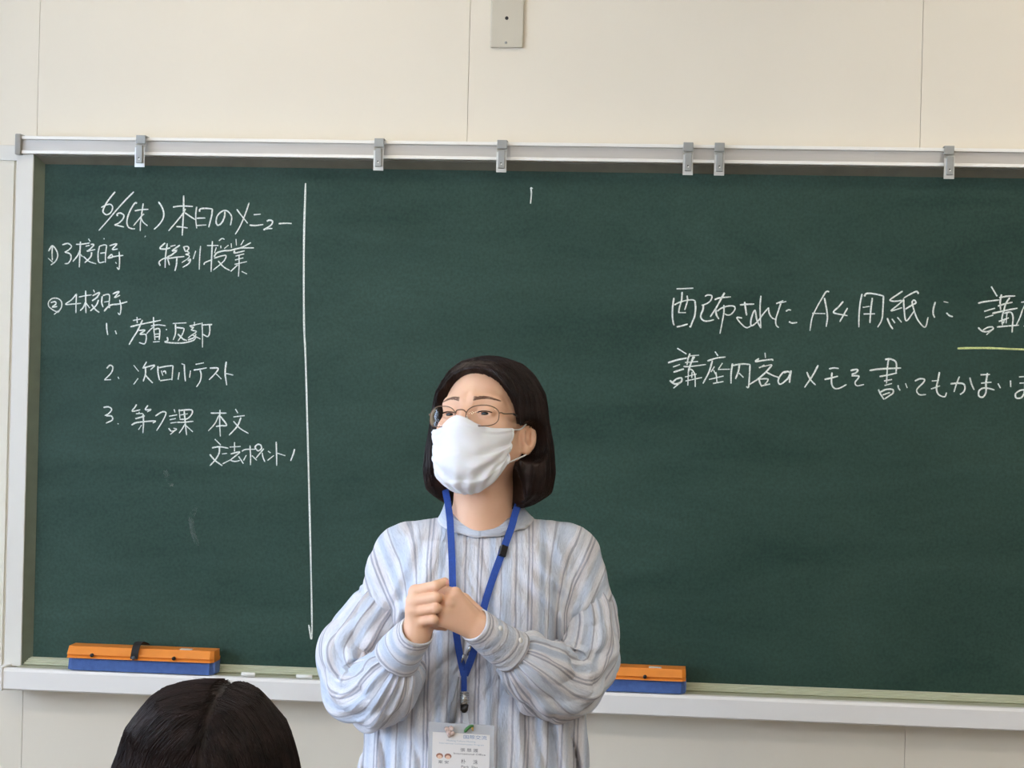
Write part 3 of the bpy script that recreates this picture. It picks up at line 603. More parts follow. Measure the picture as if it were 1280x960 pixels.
# eyebrows and lashes: short hairs lying on the skin
def hairs(name, rows, r, m):
    mb = MB()
    for pts in rows: mb.tube([fromH(p) for p in pts], [r, r * .8, r * .25], 4)
    return mb.build(name, m, teacher, True)
rnd = random.Random(5)
for s in (-1, 1):
    rows = []
    for i in range(230):
        u = rnd.random(); x = .012 + .038 * u; z = .0205 + .0055 * math.sin(PI * min(1, u * 1.25) * .6) - .003 * u * u + rnd.uniform(-.0034, .0034) * (1.1 - .8 * u)
        p = np.array([[s * x, 0, z]]); h = march_face(p, np.array([0, -1.0, 0]), face_sdf)[0]
        dx = .005 * s; h2 = march_face(np.array([[s * x + dx, 0, z + .0012 - .0022 * u]]), np.array([0, -1.0, 0]), face_sdf)[0]
        rows.append([h + (0, .0003, 0), (h + h2) / 2 - (0, .0007, 0), h2 - (0, .0003, 0)])
    hairs('eyebrow', rows, .00033, mat('eyebrow_brown', lin(130, 98, 80), .7))
    rows = []
    for i in range(34):
        u = -1 + 2 * i / 33; x = .0325 + .0125 * u; z = -.0020 - 9 * (x - .0325) ** 2 + .0008
        h = march_face(np.array([[s * x, 0, z + .0012]]), np.array([0, -1.0, 0]), face_sdf)[0]
        rows.append([h + (0, .0008, -.0002), h + (s * .0004 * u, -.0012, -.0006), h + (s * .0012 * u, -.0030, .0002)])
    hairs('eyelashes', rows, .0007, M_black)
# nail
def nail(c, n, a, wv, l, name='fingernail'):
    n = n / np.linalg.norm(n); a = a - n * a.dot(n); a /= np.linalg.norm(a); b = np.cross(n, a); V = []; F = []
    for i in range(5):
        for j in range(5):
            u, v = -1 + i * .5, -1 + j * .5; rr = 1 - .15 * abs(u * v); V.append(c + a * u * l * rr + b * v * wv * rr + n * (-.35 * wv * v * v - .1 * l * max(0, u) ** 2))
    for i in range(4):
        for j in range(4): k = i * 5 + j; F.append((k, k + 1, k + 6, k + 5))
    obj(name, V, F, mat('nail', lin(236, 172, 158), .25, spec=.6), teacher, True)
tip, dip = q(556, 727, -.232), q(545, 732, -.240)
nail(tip + (-FW * .0068 + RT * .0010), -FW + UPV * .25, tip - dip, .0048, .0052)

# ---- hair ----
def hair_sdf(P):
    h = toH(P); g = toG(P)
    top = ell(h, (0, .020, .030), (.0865, .105, .0925))
    z = g[:, 2]; zt = [-.150, -.142, -.118, -.083, -.04, 0, .055, .09, .115]
    a = np.interp(z, zt, [.070, .088, .109, .115, .111, .103, .090, .066, .03]); b = np.interp(z, zt, [.065, .078, .092, .098, .098, .100, .098, .08, .05])
    rho = np.sqrt((g[:, 0] / a) ** 2 + ((g[:, 1] - .022) / b) ** 2); bob = (rho - 1) * np.minimum(a, b) * .92
    bob = -su(-bob, z + .147, .045); bob = np.maximum(bob, z - .10); d = su(top, bob, .02)
    # shallow clumps
    ang = np.arctan2(g[:, 0], g[:, 1] - .02); d = d + .0012 * np.sin(ang * 19 + 3 * np.sin(ang * 3 + z * 6)) * np.clip((.08 - z) / .1, 0, 1) + .0008 * np.sin(ang * 43 + z * 9)
    # face, neck and ear stay clear
    face = ell(h, (.002, -.112, -.040), (.104, .124, .124)); d = ss(d, face, .006)
    d = ss(d, ell(h, (.092, -.008, -.036), (.045, .040, .037)), .006)
    col = ell(g * np.array([1, 1, .35]), (.004, -.075, -.045), (.094, .100, .040)); d = ss(d, col, .012)
    return d
V, F = mesh_sdf(hair_sdf, np.arange(hx - .14, hx + .14, .003), np.arange(hy - .15, hy + .15, .003), np.arange(hz - .17, hz + .15, .003))
def grad(f, P, e=.0015):
    d0 = f(P); G = np.stack([f(P + np.eye(3)[i] * e) - d0 for i in range(3)], 1) / e; n = np.linalg.norm(G, axis=1, keepdims=True) + 1e-9; return d0, G / n
def strands(f, P0, dirf, steps, step, rad, seed, keep=None, sides=3):
    """walk strands over the surface of f and return a tube mesh"""
    rs = np.random.RandomState(seed); n = len(P0); lift = rs.uniform(-.0012, .0018, n); P = P0.copy(); alive = np.ones(n, bool); path = []; ok = []
    ph = rs.uniform(0, 6.28, n); stop = rs.uniform(0, .010, n)
    for s in range(steps):
        for _ in range(2):
            d, G = grad(f, P); P = P - G * (d - lift)[:, None]
        path.append(P.copy()); 
        D = dirf(P, G); D = D - G * (D * G).sum(1, keepdims=True); D = D / (np.linalg.norm(D, axis=1, keepdims=True) + 1e-9)
        side = np.cross(D, G); D = D + side * (.10 * np.sin(ph + s * .35))[:, None]
        if keep is not None: alive = alive & keep(P, G)
        ok.append(alive.copy()); P = P + D * step
    path = np.array(path); ok = np.array(ok); V = []; F = []
    for i in range(n):
        L_ = int(ok[:, i].sum()); 
        if L_ < 4: continue
        pts = path[:L_, i]; T = np.gradient(pts, axis=0); T /= np.linalg.norm(T, axis=1, keepdims=True) + 1e-9
        u = np.cross(T, pts - pts.mean(0) + .001); u = np.cross(T, [.3, .5, .8]); u /= np.linalg.norm(u, axis=1, keepdims=True) + 1e-9; w_ = np.cross(T, u)
        r = rad * rs.uniform(.7, 1.2) * np.interp(np.arange(L_) / (L_ - 1), [0, .1, .8, 1], [.5, 1, 1, .15])[:, None]
        b = sum(len(v) for v in V) if False else None
        ring = np.stack([pts + r * (math.cos(2 * PI * k / sides) * u + math.sin(2 * PI * k / sides) * w_) for k in range(sides)], 1).reshape(-1, 3); V.append((ring, L_))
    vs = []; fs = []; off = 0
    for ring, L_ in V:
        i = np.arange(L_ - 1)[:, None] * sides; k = np.arange(sides)[None, :]
        a = i + k; bq = i + (k + 1) % sides; fs.append((np.stack([a, bq, bq + sides, a + sides], -1).reshape(-1, 4)) + off); vs.append(ring); off += len(ring)
    return np.concatenate(vs), np.concatenate(fs)
rs = np.random.RandomState(2)
# roots along the parting (front hairline to crown) and over the upper scalp
n = 4600; u = rs.uniform(0, 1, n); sd = np.where(rs.uniform(0, 1, n) < .5, -1, 1)
r0 = np.stack([-.012 + sd * rs.uniform(0.001, .012, n), -.055 + .11 * u, .12 + 0 * u], 1)
k = n * 3 // 5; aa = rs.uniform(0, 2 * PI, k); r0[:k] = np.stack([.10 * np.sin(aa), .02 + .11 * np.cos(aa), rs.uniform(-.11, .12, k)], 1)
R0 = Hc + r0 @ HM.T
def hdir(P, G):
    h = toH(P); g = toG(P); s = np.where(h[:, 0] > -.012, 1.0, -1.0); w_ = np.clip((h[:, 2] - .055) / .06, 0, 1)[:, None]
    lat = (np.stack([s, .35 * np.ones(len(s)), -.3 * np.ones(len(s))], 1)) @ HM.T; dn = np.array([0, 0, -1.0]) + (np.stack([0 * s, .22 * np.clip((g[:, 2]) / .05, -.3, 1), 0 * s], 1)) @ GM.T
    return lat * w_ + dn * (1 - w_)
kz = np.random.RandomState(8).uniform(-.156, -.138, len(R0))
def hkeep(P, G):
    g = toG(P); h = toH(P); opn = (ell(h, (.002, -.112, -.040), (.104, .124, .124)) < -.0015) | (ell(g * np.array([1, 1, .35]), (.004, -.075, -.045), (.094, .100, .040)) < -.003) | ((np.abs(h[:, 0]) < .066) & (h[:, 1] < .03) & (h[:, 2] < .02)); opn = opn | ((h[:, 0] > .04) & (h[:, 1] < .012) & (h[:, 2] < -.03) & (h[:, 2] > -.074)); return (g[:, 2] > kz) & ~opn & ~((h[:, 0] > .045) & (((h[:, 0] - .092) / .044) ** 2 + ((h[:, 1] + .008) / .039) ** 2 + ((h[:, 2] + .036) / .036) ** 2 < 1))
V2, F2 = strands(hair_sdf, R0, hdir, 30, .0115, .00062, 4, hkeep)
fast_obj('hair', np.concatenate([V, V2]), np.concatenate([F, F2 + len(V)]), M_hair, teacher)
# stray hairs that stand off the head
mb = MB(); rnd = random.Random(9)
for i in range(46):
    an = rnd.uniform(-PI * .95, -.05); x, z = .082 * math.cos(an), .030 - .078 * math.sin(an); p = np.array([x, rnd.uniform(-.02, .03), z]); o_ = np.array([x, 0, z - .03]); o_ = o_ / np.linalg.norm(o_)
    t_ = np.array([o_[2], 0, -o_[0]]) * (1 if x > 0 else -1); L_ = rnd.uniform(.02, .05)
    mb.tube([fromH(p * .97), fromH(p + o_ * .006 + t_ * L_ * .4), fromH(p + o_ * (.010 + rnd.uniform(0, .004)) + t_ * L_)], [.0003, .0003, .0001], 3)
mb.build('stray_hairs', M_hair, teacher)['kind'] = 'stuff'
# ---- striped blouse ----
def stripe_mat():
    m = bpy.data.materials.new('striped_crinkle_cotton'); m.use_nodes = True; nt = m.node_tree; N, L = nt.nodes, nt.links; p = N['Principled BSDF']; p.inputs['Roughness'].default_value = .85; p.inputs['Specular IOR Level'].default_value = .15
    p.inputs['Sheen Weight'].default_value = .15
    uv = N.new('ShaderNodeUVMap'); sx = N.new('ShaderNodeSeparateXYZ'); L.new(uv.outputs[0], sx.inputs[0])
    def M(op, a, b=None, c=None):
        n = N.new('ShaderNodeMath'); n.operation = op
        for i, v in enumerate((a, b, c)):
            if v is None: continue
            if isinstance(v, (int, float)): n.inputs[i].default_value = v
            else: L.new(v, n.inputs[i])
        return n.outputs[0]
    mp = N.new('ShaderNodeMapping'); mp.inputs['Scale'].default_value = (30, 14, 1); L.new(uv.outputs[0], mp.inputs[0])
    nz = N.new('ShaderNodeTexNoise'); nz.inputs['Scale'].default_value = 1; nz.inputs['Detail'].default_value = 3; L.new(mp.outputs[0], nz.inputs[0])
    u = M('ADD', sx.outputs[0], M('MULTIPLY', M('SUBTRACT', nz.outputs[0], .5), .006))
    fr = M('FRACT', M('MULTIPLY', u, 1 / .086))
    r = N.new('ShaderNodeValToRGB'); e = r.color_ramp.elements; r.color_ramp.interpolation = 'LINEAR'
    W, B, P_, G, LB = lin(218, 219, 225), lin(190, 200, 216), lin(217, 214, 219), lin(168, 170, 180), lin(203, 209, 220)
    st = [(0, W), (.06, W), (.07, G), (.095, G), (.105, P_), (.13, P_), (.14, G), (.165, G), (.175, P_), (.27, W), (.30, LB), (.33, B), (.40, B), (.42, LB), (.46, W), (.52, W), (.53, G), (.55, G), (.56, LB), (.60, B), (.74, LB), (.76, W), (.81, P_), (.82, G), (.85, G), (.86, W), (.93, LB), (1.0, W)]
    e[0].position, e[0].color = st[0]; e[1].position, e[1].color = st[-1]
    for pos, c in st[1:-1]: k = e.new(pos); k.color = c
    L.new(fr, r.inputs[0])
    mp2 = N.new('ShaderNodeMapping'); mp2.inputs['Scale'].default_value = (900, 160, 1); L.new(uv.outputs[0], mp2.inputs[0])
    n2 = N.new('ShaderNodeTexNoise'); n2.inputs['Scale'].default_value = 1; n2.inputs['Detail'].default_value = 3; L.new(mp2.outputs[0], n2.inputs[0])
    mx = N.new('ShaderNodeMix'); mx.data_type = 'RGBA'; mx.blend_type = 'MULTIPLY'; mx.inputs[0].default_value = 1; r2 = N.new('ShaderNodeValToRGB'); r2.color_ramp.elements[0].position = .25; r2.color_ramp.elements[0].color = (.84, .85, .87, 1); r2.color_ramp.elements[1].position = .6; r2.color_ramp.elements[1].color = (1, 1, 1, 1)
    L.new(n2.outputs[0], r2.inputs[0]); L.new(r.outputs[0], mx.inputs[6]); L.new(r2.outputs[0], mx.inputs[7]); L.new(mx.outputs[2], p.inputs['Base Color'])
    mp3 = N.new('ShaderNodeMapping'); mp3.inputs['Scale'].default_value = (170, 32, 1); L.new(uv.outputs[0], mp3.inputs[0])
    n3 = N.new('ShaderNodeTexNoise'); n3.inputs['Scale'].default_value = 1; n3.inputs['Detail'].default_value = 5; n3.inputs['Distortion'].default_value = .6; L.new(mp3.outputs[0], n3.inputs[0])
    mp4 = N.new('ShaderNodeMapping'); mp4.inputs['Scale'].default_value = (48, 13, 1); L.new(uv.outputs[0], mp4.inputs[0]); n4 = N.new('ShaderNodeTexNoise'); n4.inputs['Scale'].default_value = 1; n4.inputs['Detail'].default_value = 3; n4.inputs['Distortion'].default_value = 1.2; L.new(mp4.outputs[0], n4.inputs[0])
    b = N.new('ShaderNodeBump'); b.inputs['Strength'].default_value = .75; b.inputs['Distance'].default_value = .0036; L.new(M('ADD', n3.outputs[0], M('MULTIPLY', n4.outputs[0], 1.8)), b.inputs['Height']); L.new(b.outputs[0], p.inputs['Normal'])
    return m
M_shirt = stripe_mat()
shirt = empty('blouse', (0, 0, 1.0), parent=teacher); shirt['label'] = 'loose blue and white striped blouse with puffed sleeves'
def rf(x, seed, n=5):                        # smooth periodic-free folds: sum of sines, sharpened crests
    r = np.random.RandomState(seed); o = 0
    for i in range(n): o = o + np.sin(x * r.uniform(.6, 2.2) + r.uniform(0, 6.28)) / n ** .5
    return o
CAPS = [(q(508, 702, .035), q(479, 760, .012), .064, .050, -1), (q(706, 699, .035), q(729, 762, .012), .064, .054, 1)]
def cloth_u(P):
    T = toT(P); u = T[:, 0].copy()
    for a, b, ra, rb, s in CAPS:
        ax = b - a; L_ = np.linalg.norm(ax); ax = ax / L_; t = (P - a) @ ax; xs_ = toT(a[None])[0, 0]
        along = s * (abs(xs_) + (s * T[:, 0] - abs(xs_)) * .80 - (T[:, 2] - toT(a[None])[0, 2]) * .38)
        w_ = np.clip((s * (T[:, 0] - xs_) + .035) / .05, 0, 1) * np.clip((T[:, 2] + .42) / .1, 0, 1); u = u * (1 - w_) + along * w_
    return u
cc = q(603, 643, .028); CCT = toT(cc[None])[0]
def shirt_sdf(P, plain=False):
    T = toT(P); z = T[:, 2]
    zt = [-.84, -.70, -.60, -.46, -.36, -.25, -.19]; a = np.interp(z, zt, [.212, .202, .192, .178, .166, .150, .13]); b = np.interp(z, zt, [.142, .132, .125, .116, .110, .098, .08])
    x0 = np.interp(z, zt, [-.004, -.004, -.004, 0, 0, 0, 0]); rho = np.sqrt(((T[:, 0] - x0) / a) ** 2 + ((T[:, 1] - .035) / b) ** 2); d = (rho - 1) * np.minimum(a, b) * .95
    d = np.maximum(d, np.maximum(z + .215, -.80 - z))
    d = su(d, cone(P, q(549, 690, .035), q(655, 687, .035), .055, .055), .06)
    d = su(d, cone(P, q(603, 690, .035), q(602, 668, .025), .080, .056), .05)
    for s in (-1, 1): d = su(d, ell(T, (s * .068, -.040, -.30), (.060, .040, .065)), .07)
    for ca, cb_, ra, rb, s in CAPS:
        c_ = cone(P, ca, cb_, ra, rb); ax = (cb_ - ca) / np.linalg.norm(cb_ - ca); c_ = -su(-c_, -((P - cb_) @ ax - .004), .010); d = su(d, c_, .035)
    if not plain:
        u = cloth_u(P); w_ = np.clip((-.20 - z) / .35, 0, 1)
        f1 = rf(u * 60 + 2.0 * np.sin(z * 9 + 1) + 1.2 * np.sin(z * 23), 3) ; f1 = np.abs(np.sin(f1 * 1.6 + u * 22)) - .5
        d = d - f1 * (.0022 + .0100 * w_)
        f2 = np.sin(u * 150 + 2.5 * np.sin(z * 14) + 3 * rf(u * 14, 8)); d = d - f2 * (.0008 + .0018 * w_)
        for s in (-1, 1):                    # drag folds from the chest to the armpits
            px_ = s * T[:, 0]; m_ = np.exp(-(((px_ - .115) / .045) ** 2 + ((z + .29) / .09) ** 2)); d = d - m_ * .0055 * np.sin((z * .62 + px_ * .95) * 150 + s + 1.5 * np.sin(z * 31 + s * 2))
    zc_ = CCT[2] + .0010 + .51 * (T[:, 1] - CCT[1]); up_ = np.maximum(zc_ - z, np.hypot(T[:, 0] - CCT[0], T[:, 1] - CCT[1]) - .088); d = np.maximum(d, -up_)
    nk = cone(P, q(603, 700, .03), q(603, 560, .02), .056, .060); d = ss(d, nk, .006)
    return d
V, F = mesh_sdf(shirt_sdf, np.arange(hx - .30, hx + .28, .0042), np.arange(hy - .22, hy + .26, .0042), np.arange(hz - .81, hz - .12, .0042))
T_ = toT(V); fast_obj('blouse_body', V, F, M_shirt, shirt, uv=np.stack([cloth_u(V) + .012, T_[:, 2]], 1))
def loft(path, rads, na, nl, disp, flat=1.0, cap=False, close=True, thick=0.0):
    """tube along a smooth path; disp(phi, s) pushes the skin out; returns verts, quads, uv (girth, length)"""
    P = np.array(catmull(path, 16)); sl = np.r_[0, np.cumsum(np.linalg.norm(np.diff(P, axis=0), axis=1))]; Lt = sl[-1]; key = np.array([sl[min(i * 16, len(P) - 1)] for i in range(len(path))])
    s = np.linspace(0, Lt, nl); C = np.stack([np.interp(s, sl, P[:, i]) for i in range(3)], 1); R = np.interp(s, key, rads)
    kz = np.ones(9) / 9; Rp = np.r_[[R[0]] * 4, R, [R[-1]] * 4]; R = np.convolve(Rp, kz, 'valid') if nl > 30 else R
    T = np.gradient(C, axis=0); T /= np.linalg.norm(T, axis=1, keepdims=True); U = np.zeros_like(C); u = np.cross(T[0], [0, 0, 1.0]); u = np.cross(u, T[0]) if False else u
    for i in range(nl): u = u - T[i] * u.dot(T[i]); u = u / np.linalg.norm(u); U[i] = u
    Wv = np.cross(T, U); ph = np.linspace(0, 2 * PI, na, endpoint=False); PH, SS = np.meshgrid(ph, s / Lt)
    D = disp(PH, SS); r = R[:, None] + D
    V = C[:, None] + r[..., None] * (np.cos(PH)[..., None] * U[:, None] + np.sin(PH)[..., None] * Wv[:, None] * flat)
    i, k = np.meshgrid(np.arange(nl - 1), np.arange(na), indexing='ij'); a = i * na + k; b = i * na + (k + 1) % na; F = np.stack([a, b, b + na, a + na], -1).reshape(-1, 4)
    uv = np.stack([np.abs(PH - PI) * .058, np.broadcast_to((s)[:, None], PH.shape)], -1).reshape(-1, 2)
    V = V.reshape(-1, 3)
    if thick:
        Vi = (C[:, None] + (r - thick)[..., None] * (np.cos(PH)[..., None] * U[:, None] + np.sin(PH)[..., None] * Wv[:, None] * flat)).reshape(-1, 3); n = len(V)
        Fi = F[:, ::-1] + n; k = np.arange(na); e0 = np.stack([k, k + n, (k + 1) % na + n, (k + 1) % na], 1); o = (nl - 1) * na; e1 = np.stack([k + o, (k + 1) % na + o, (k + 1) % na + o + n, k + o + n], 1)
        V = np.concatenate([V, Vi]); F = np.concatenate([F, Fi, e0, e1]); uv = np.concatenate([uv, uv])
    return V, F, uv
def sleeve_disp(seed, n1=17):
    def f(ph, s):
        e0 = np.exp(-s / .10); e1 = np.exp(-(1 - s) / .12); w1 = .6 * np.sin(3 * ph + seed) + .4 * np.sin(5 * ph + 2 * seed)
        g = np.abs(np.sin(n1 / 2 * ph + w1 + .5 * np.sin(s * 9))) - .55
        d = -g * (.0026 + .0060 * e0 + .0085 * e1)
        m_ = np.sin(PI * np.clip(s, 0, 1)) ; d = d + m_ * .0048 * np.sin(4 * ph + 7 * s * 3 + seed + np.sin(2 * ph) * 1.5) + m_ * .0036 * np.sin(9 * ph - 22 * s + seed * 2)
        d = d + m_ * .0052 * (np.abs(np.sin(2.0 * ph + 17 * s + seed + 1.3 * np.sin(ph * 3))) ** .6 - .6)
        return d - .004 * np.exp(-s / .02) - .009 * np.exp(-(1 - s) / .02)
    return f
pl_ = [q(488, 742, .022), q(477, 763, .014), q(455, 795, .004), q(441, 826, -.010), q(449, 856, -.035), q(469, 866, -.075), q(487, 851, -.118), q(498, 832, -.150), q(502, 824, -.162)]
V, F, uv = loft(pl_, [.044, .054, .060, .062, .062, .061, .056, .046, .037], 190, 190, sleeve_disp(1.0)); fast_obj('sleeve', V, F, M_shirt, shirt, uv=uv)
pr_ = [q(722, 742, .022), q(730, 764, .014), q(731, 790, .006), q(726, 822, -.008), q(712, 848, -.035), q(692, 852, -.070), q(672, 840, -.108), q(652, 824, -.142), q(640, 816, -.156)]
V, F, uv = loft(pr_, [.046, .056, .058, .061, .064, .064, .060, .049, .036], 190, 190, sleeve_disp(2.3)); fast_obj('sleeve', V, F, M_shirt, shirt, uv=uv)
def cuff(a, b, ra, rb):
    V, F, uv = loft([a, a * .5 + b * .5, b], [ra, (ra + rb) / 2, rb], 72, 24, lambda ph, s: .0012 * np.sin(3 * ph + 4 * s) - .0006 * (np.abs(s - .08) < .03) - .0006 * (np.abs(s - .9) < .04), thick=.0022)
    fast_obj('cuff', V, F, M_shirt, shirt, uv=np.stack([uv[:, 1] * 1.0 + .0, uv[:, 0]], 1))
cuff(q(521, 788, -.216), q(497, 820, -.166), .0285, .0400)
cuff(q(593, 781, -.212), q(640, 814, -.157), .0285, .0370)
M_btn = mat('pearl_button', lin(238, 238, 236), .2, spec=.8)
ca_, cb2 = q(593, 781, -.212), q(640, 814, -.157); cax = (cb2 - ca_) / np.linalg.norm(cb2 - ca_)
for t_, r_ in ((.30, .0318), (.78, .0362)):
    n = -FW * .75 + UPV * .55 + RT * .1; n = n - cax * n.dot(cax); n /= np.linalg.norm(n); c = ca_ + (cb2 - ca_) * t_ + n * r_; mb = MB(); mb.cyl(c - n * .001, c + n * .0010, .0046, 20, .0042); o = mb.build('button', M_btn, shirt, True)
# collar band
V = []; uvc = []; na = 96; prof = [(.0, .0, .0), (.0, .0025, .012), (.0, .004, .022), (0, .0015, .0225), (0, -.0003, .012), (0, -.0022, .0)]
for k in range(na):
    al = 2 * PI * k / na; sx_, cx_ = math.sin(al), math.cos(al)
    rise = .022 - .034 * cx_; hd = TM @ np.array([sx_, -cx_, 0]); r_b = .125
    for _ in range(50):
        dd = float(shirt_sdf((cc + hd * r_b + UPV * (rise - .0240))[None])[0])
        if dd < .0012 or r_b < .0665: break
        r_b -= max(dd * .6, .0003)
    r_b = min(r_b, .088)
    for _, out, dn in prof:
        rx = ry = .0655 + out + (r_b - .0655) * (dn / .0225) ** 1.3; V.append(cc + TM @ np.array([sx_ * rx, -cx_ * ry, rise - dn + .0006 * math.sin(al * 11)])); uvc.append((dn + .045, al * .06))
F = [(k * 6 + j, k * 6 + (j + 1) % 6, ((k + 1) % na) * 6 + (j + 1) % 6, ((k + 1) % na) * 6 + j) for k in range(na) for j in range(6)]
fast_obj('collar', np.array(V), np.array(F), M_shirt, shirt, uv=np.array(uvc))
# trousers and shoes (below the picture, they carry her to the floor)
M_tr = mat('navy_cloth', lin(38, 42, 60), .85, var=.1, vscale=40); M_shoe = mat('black_shoe', lin(20, 20, 22), .4)
mb = MB()
for s in (-1, 1):
    mb.tube([fromT((s * .075, .035, -.62)), fromT((s * .085, .035, -.78)), fromT((s * .09, .025, -1.06)), fromT((s * .09, .045, -1.36))], [.088, .088, .072, .062], 28)
mb.build('trousers', M_tr, teacher, True)
for s in (-1, 1): 
    c = fromT((s * .093, 0, 0)); V, F = mesh_sdf(lambda P: np.maximum(su(cone(P, fromT((s * .09, .06, -1.43)), fromT((s * .095, -.10, -1.44)), .043, .036), cone(P, fromT((s * .09, .05, -1.43)), fromT((s * .09, .05, -1.37)), .043, .045), .02), -P[:, 2] + .001), np.arange(c[0] - .1, c[0] + .1, .008), np.arange(hy - .22, hy + .16, .008), np.arange(-.01, .16, .008))
    fast_obj('shoe', V, F, M_shoe, teacher)

# ---- face mask ----
M_mask = mat('white_mask_cloth', lin(232, 231, 234), .85, spec=.15, bump=.15, bscale=700, Subsurface_Weight=.1, Subsurface_Scale=.005)
mk = empty('face_mask', tuple(fromH((0, -.10, -.06))), 'white pleated cloth face mask covering the teacher\'s nose, mouth and chin', 'mask')
def proxy(P):
    d = face_sdf(P); d = su(d, ell(P, (0, -.048, -.062), (.054, .050, .064)), .03); d = su(d, cone(P, (0, -.09, -.02), (0, -.078, -.085), .016, .028), .04); return d - .0045
nu, nv = 90, 64; PHm = math.radians(65); C0 = np.array([0, -.015, -.055]); dirs = []; UVm = []
for j in range(nv):
    for i in range(nu):
        a = -1 + 2 * i / (nu - 1); t = j / (nv - 1); ph = a * PHm; aa = abs(a)
        top = math.radians(18.5 + 2.0 * max(0, 1 - (aa / .25) ** 2) - 3.5 * math.sin(PI * min(1, aa)) + 4.5 * aa ** 3)
        bot = math.radians(-66 + 44 * aa ** 2.6); th = top + (bot - top) * t; dirs.append((math.cos(th) * math.sin(ph), -math.cos(th) * math.cos(ph), math.sin(th))); UVm.append((a, t))
dirs = np.array(dirs); UVm = np.array(UVm); P = np.repeat(C0[None], len(dirs), 0); X = march_face(P, dirs, proxy, hi=.17)
a, t = UVm.T; pinch = np.abs(a) ** 3
disp = .0040 * np.abs(np.sin((t * 3.0 + .10 * np.sin(a * 4)) * PI)) * pinch                                   # stitched pleats at the sides
disp += .0034 * np.sin((t - .55) * 26 + 7 * a) * np.exp(-(((a - .45) / .28) ** 2 + ((t - .55) / .22) ** 2))      # fan wrinkles towards the ear
disp += .0028 * np.sin((t - .55) * 24 - 9 * a + 1) * np.exp(-(((a + .35) / .30) ** 2 + ((t - .65) / .22) ** 2))
disp += .0014 * np.sin(a * 21 + 4 * t + np.sin(t * 9)) * np.exp(-((t - .75) / .3) ** 2) + .0012 * np.exp(-((t - .06) / .02) ** 2) - .0008 * np.exp(-((t - .10) / .02) ** 2)
disp += .0016 * (np.clip((t - .40) / .015, 0, 1) - np.clip((t - .42) / .16, 0, 1)) + .0016 * (np.clip((t - .70) / .015, 0, 1) - np.clip((t - .72) / .16, 0, 1))
Xo = X + dirs * disp[:, None]; Xi = Xo - dirs * .0012; n = nu * nv
Vm = np.concatenate([Xo, Xi]); i, j = np.meshgrid(np.arange(nu - 1), np.arange(nv - 1)); q0 = (j * nu + i).ravel(); F = np.stack([q0, q0 + nu, q0 + nu + 1, q0 + 1], 1); Fi = F[:, ::-1] + n
bd = list(range(nu)) + [k * nu + nu - 1 for k in range(1, nv)] + [(nv - 1) * nu + k for k in range(nu - 2, -1, -1)] + [k * nu for k in range(nv - 2, 0, -1)]
Fe = np.array([(bd[k], bd[(k + 1) % len(bd)], bd[(k + 1) % len(bd)] + n, bd[k] + n) for k in range(len(bd))])
fast_obj('mask_cloth', Hc + Vm @ HM.T, np.concatenate([F, Fi, Fe]), M_mask, mk)
M_loop = mat('white_elastic', lin(240, 240, 240), .8)
for s in (-1, 1):
    e = Xo[(nv - 1) // 2 * nu + (nu - 1 if s > 0 else 0)]; tc = Xo[3 * nu + (nu - 1 if s > 0 else 0)]; bc = Xo[(nv - 4) * nu + (nu - 1 if s > 0 else 0)]
    pts = [tc - (s * .003, 0, 0), (s * .073, -.014, -.014), (s * .079, .008, .004), (s * .081, .025, -.010), (s * .079, .026, -.030), (s * .077, .010, -.052), (s * .073, -.006, -.062), bc - (s * .003, 0, 0)]
    mb = MB(); P = catmull([fromH(p) for p in pts], 5); mb.tube(P, .0014, 6); mb.build('ear_loop', M_loop, mk, True)
    mb = MB(); mb.tube([fromH(Xo[k * nu + (nu - 1 if s > 0 else 0)]) for k in range(1, nv - 1, 3)], .0016, 6); mb.build('side_hem', M_mask, mk, True)

# ---- glasses ----
M_rim = mat('brown_metal_rim', lin(112, 88, 70), .3, .7); M_temple = mat('dark_temple_tip', lin(28, 20, 18), .35); M_pad = mat('clear_pad', lin(220, 205, 190), .2)
def glass_mat():
    m = bpy.data.materials.new('clear_lens'); m.use_nodes = True; nt = m.node_tree; N, L = nt.nodes, nt.links; o = N['Material Output']; N.remove(N['Principled BSDF'])
    tr = N.new('ShaderNodeBsdfTransparent'); tr.inputs[0].default_value = (.965, .97, .975, 1); gl = N.new('ShaderNodeBsdfGlossy'); gl.inputs['Roughness'].default_value = .03; fr = N.new('ShaderNodeFresnel'); fr.inputs[0].default_value = 1.18
    mx = N.new('ShaderNodeMixShader'); L.new(fr.outputs[0], mx.inputs[0]); L.new(tr.outputs[0], mx.inputs[1]); L.new(gl.outputs[0], mx.inputs[2]); L.new(mx.outputs[0], o.inputs[0]); return m
M_lens = glass_mat()
gs = empty('eyeglasses', tuple(fromH((0, -.104, -.008))), 'thin brown metal rimmed oval eyeglasses on the teacher\'s face', 'glasses')
def lens_pt(s, x, z): xx = s * (.0365 + x); return np.array([xx, -.1085 + 2.6 * xx * xx + .35 * max(0, abs(xx) - .045), -.0120 + z])
def rim_xy(an):
    c, s_ = math.cos(an), math.sin(an); ex = .82; x = .0268 * math.copysign(abs(c) ** ex, c); z = .0192 * math.copysign(abs(s_) ** ex, s_); return x, z * (1.0 if z < 0 else .88) + .002 * c * (s_ > 0)
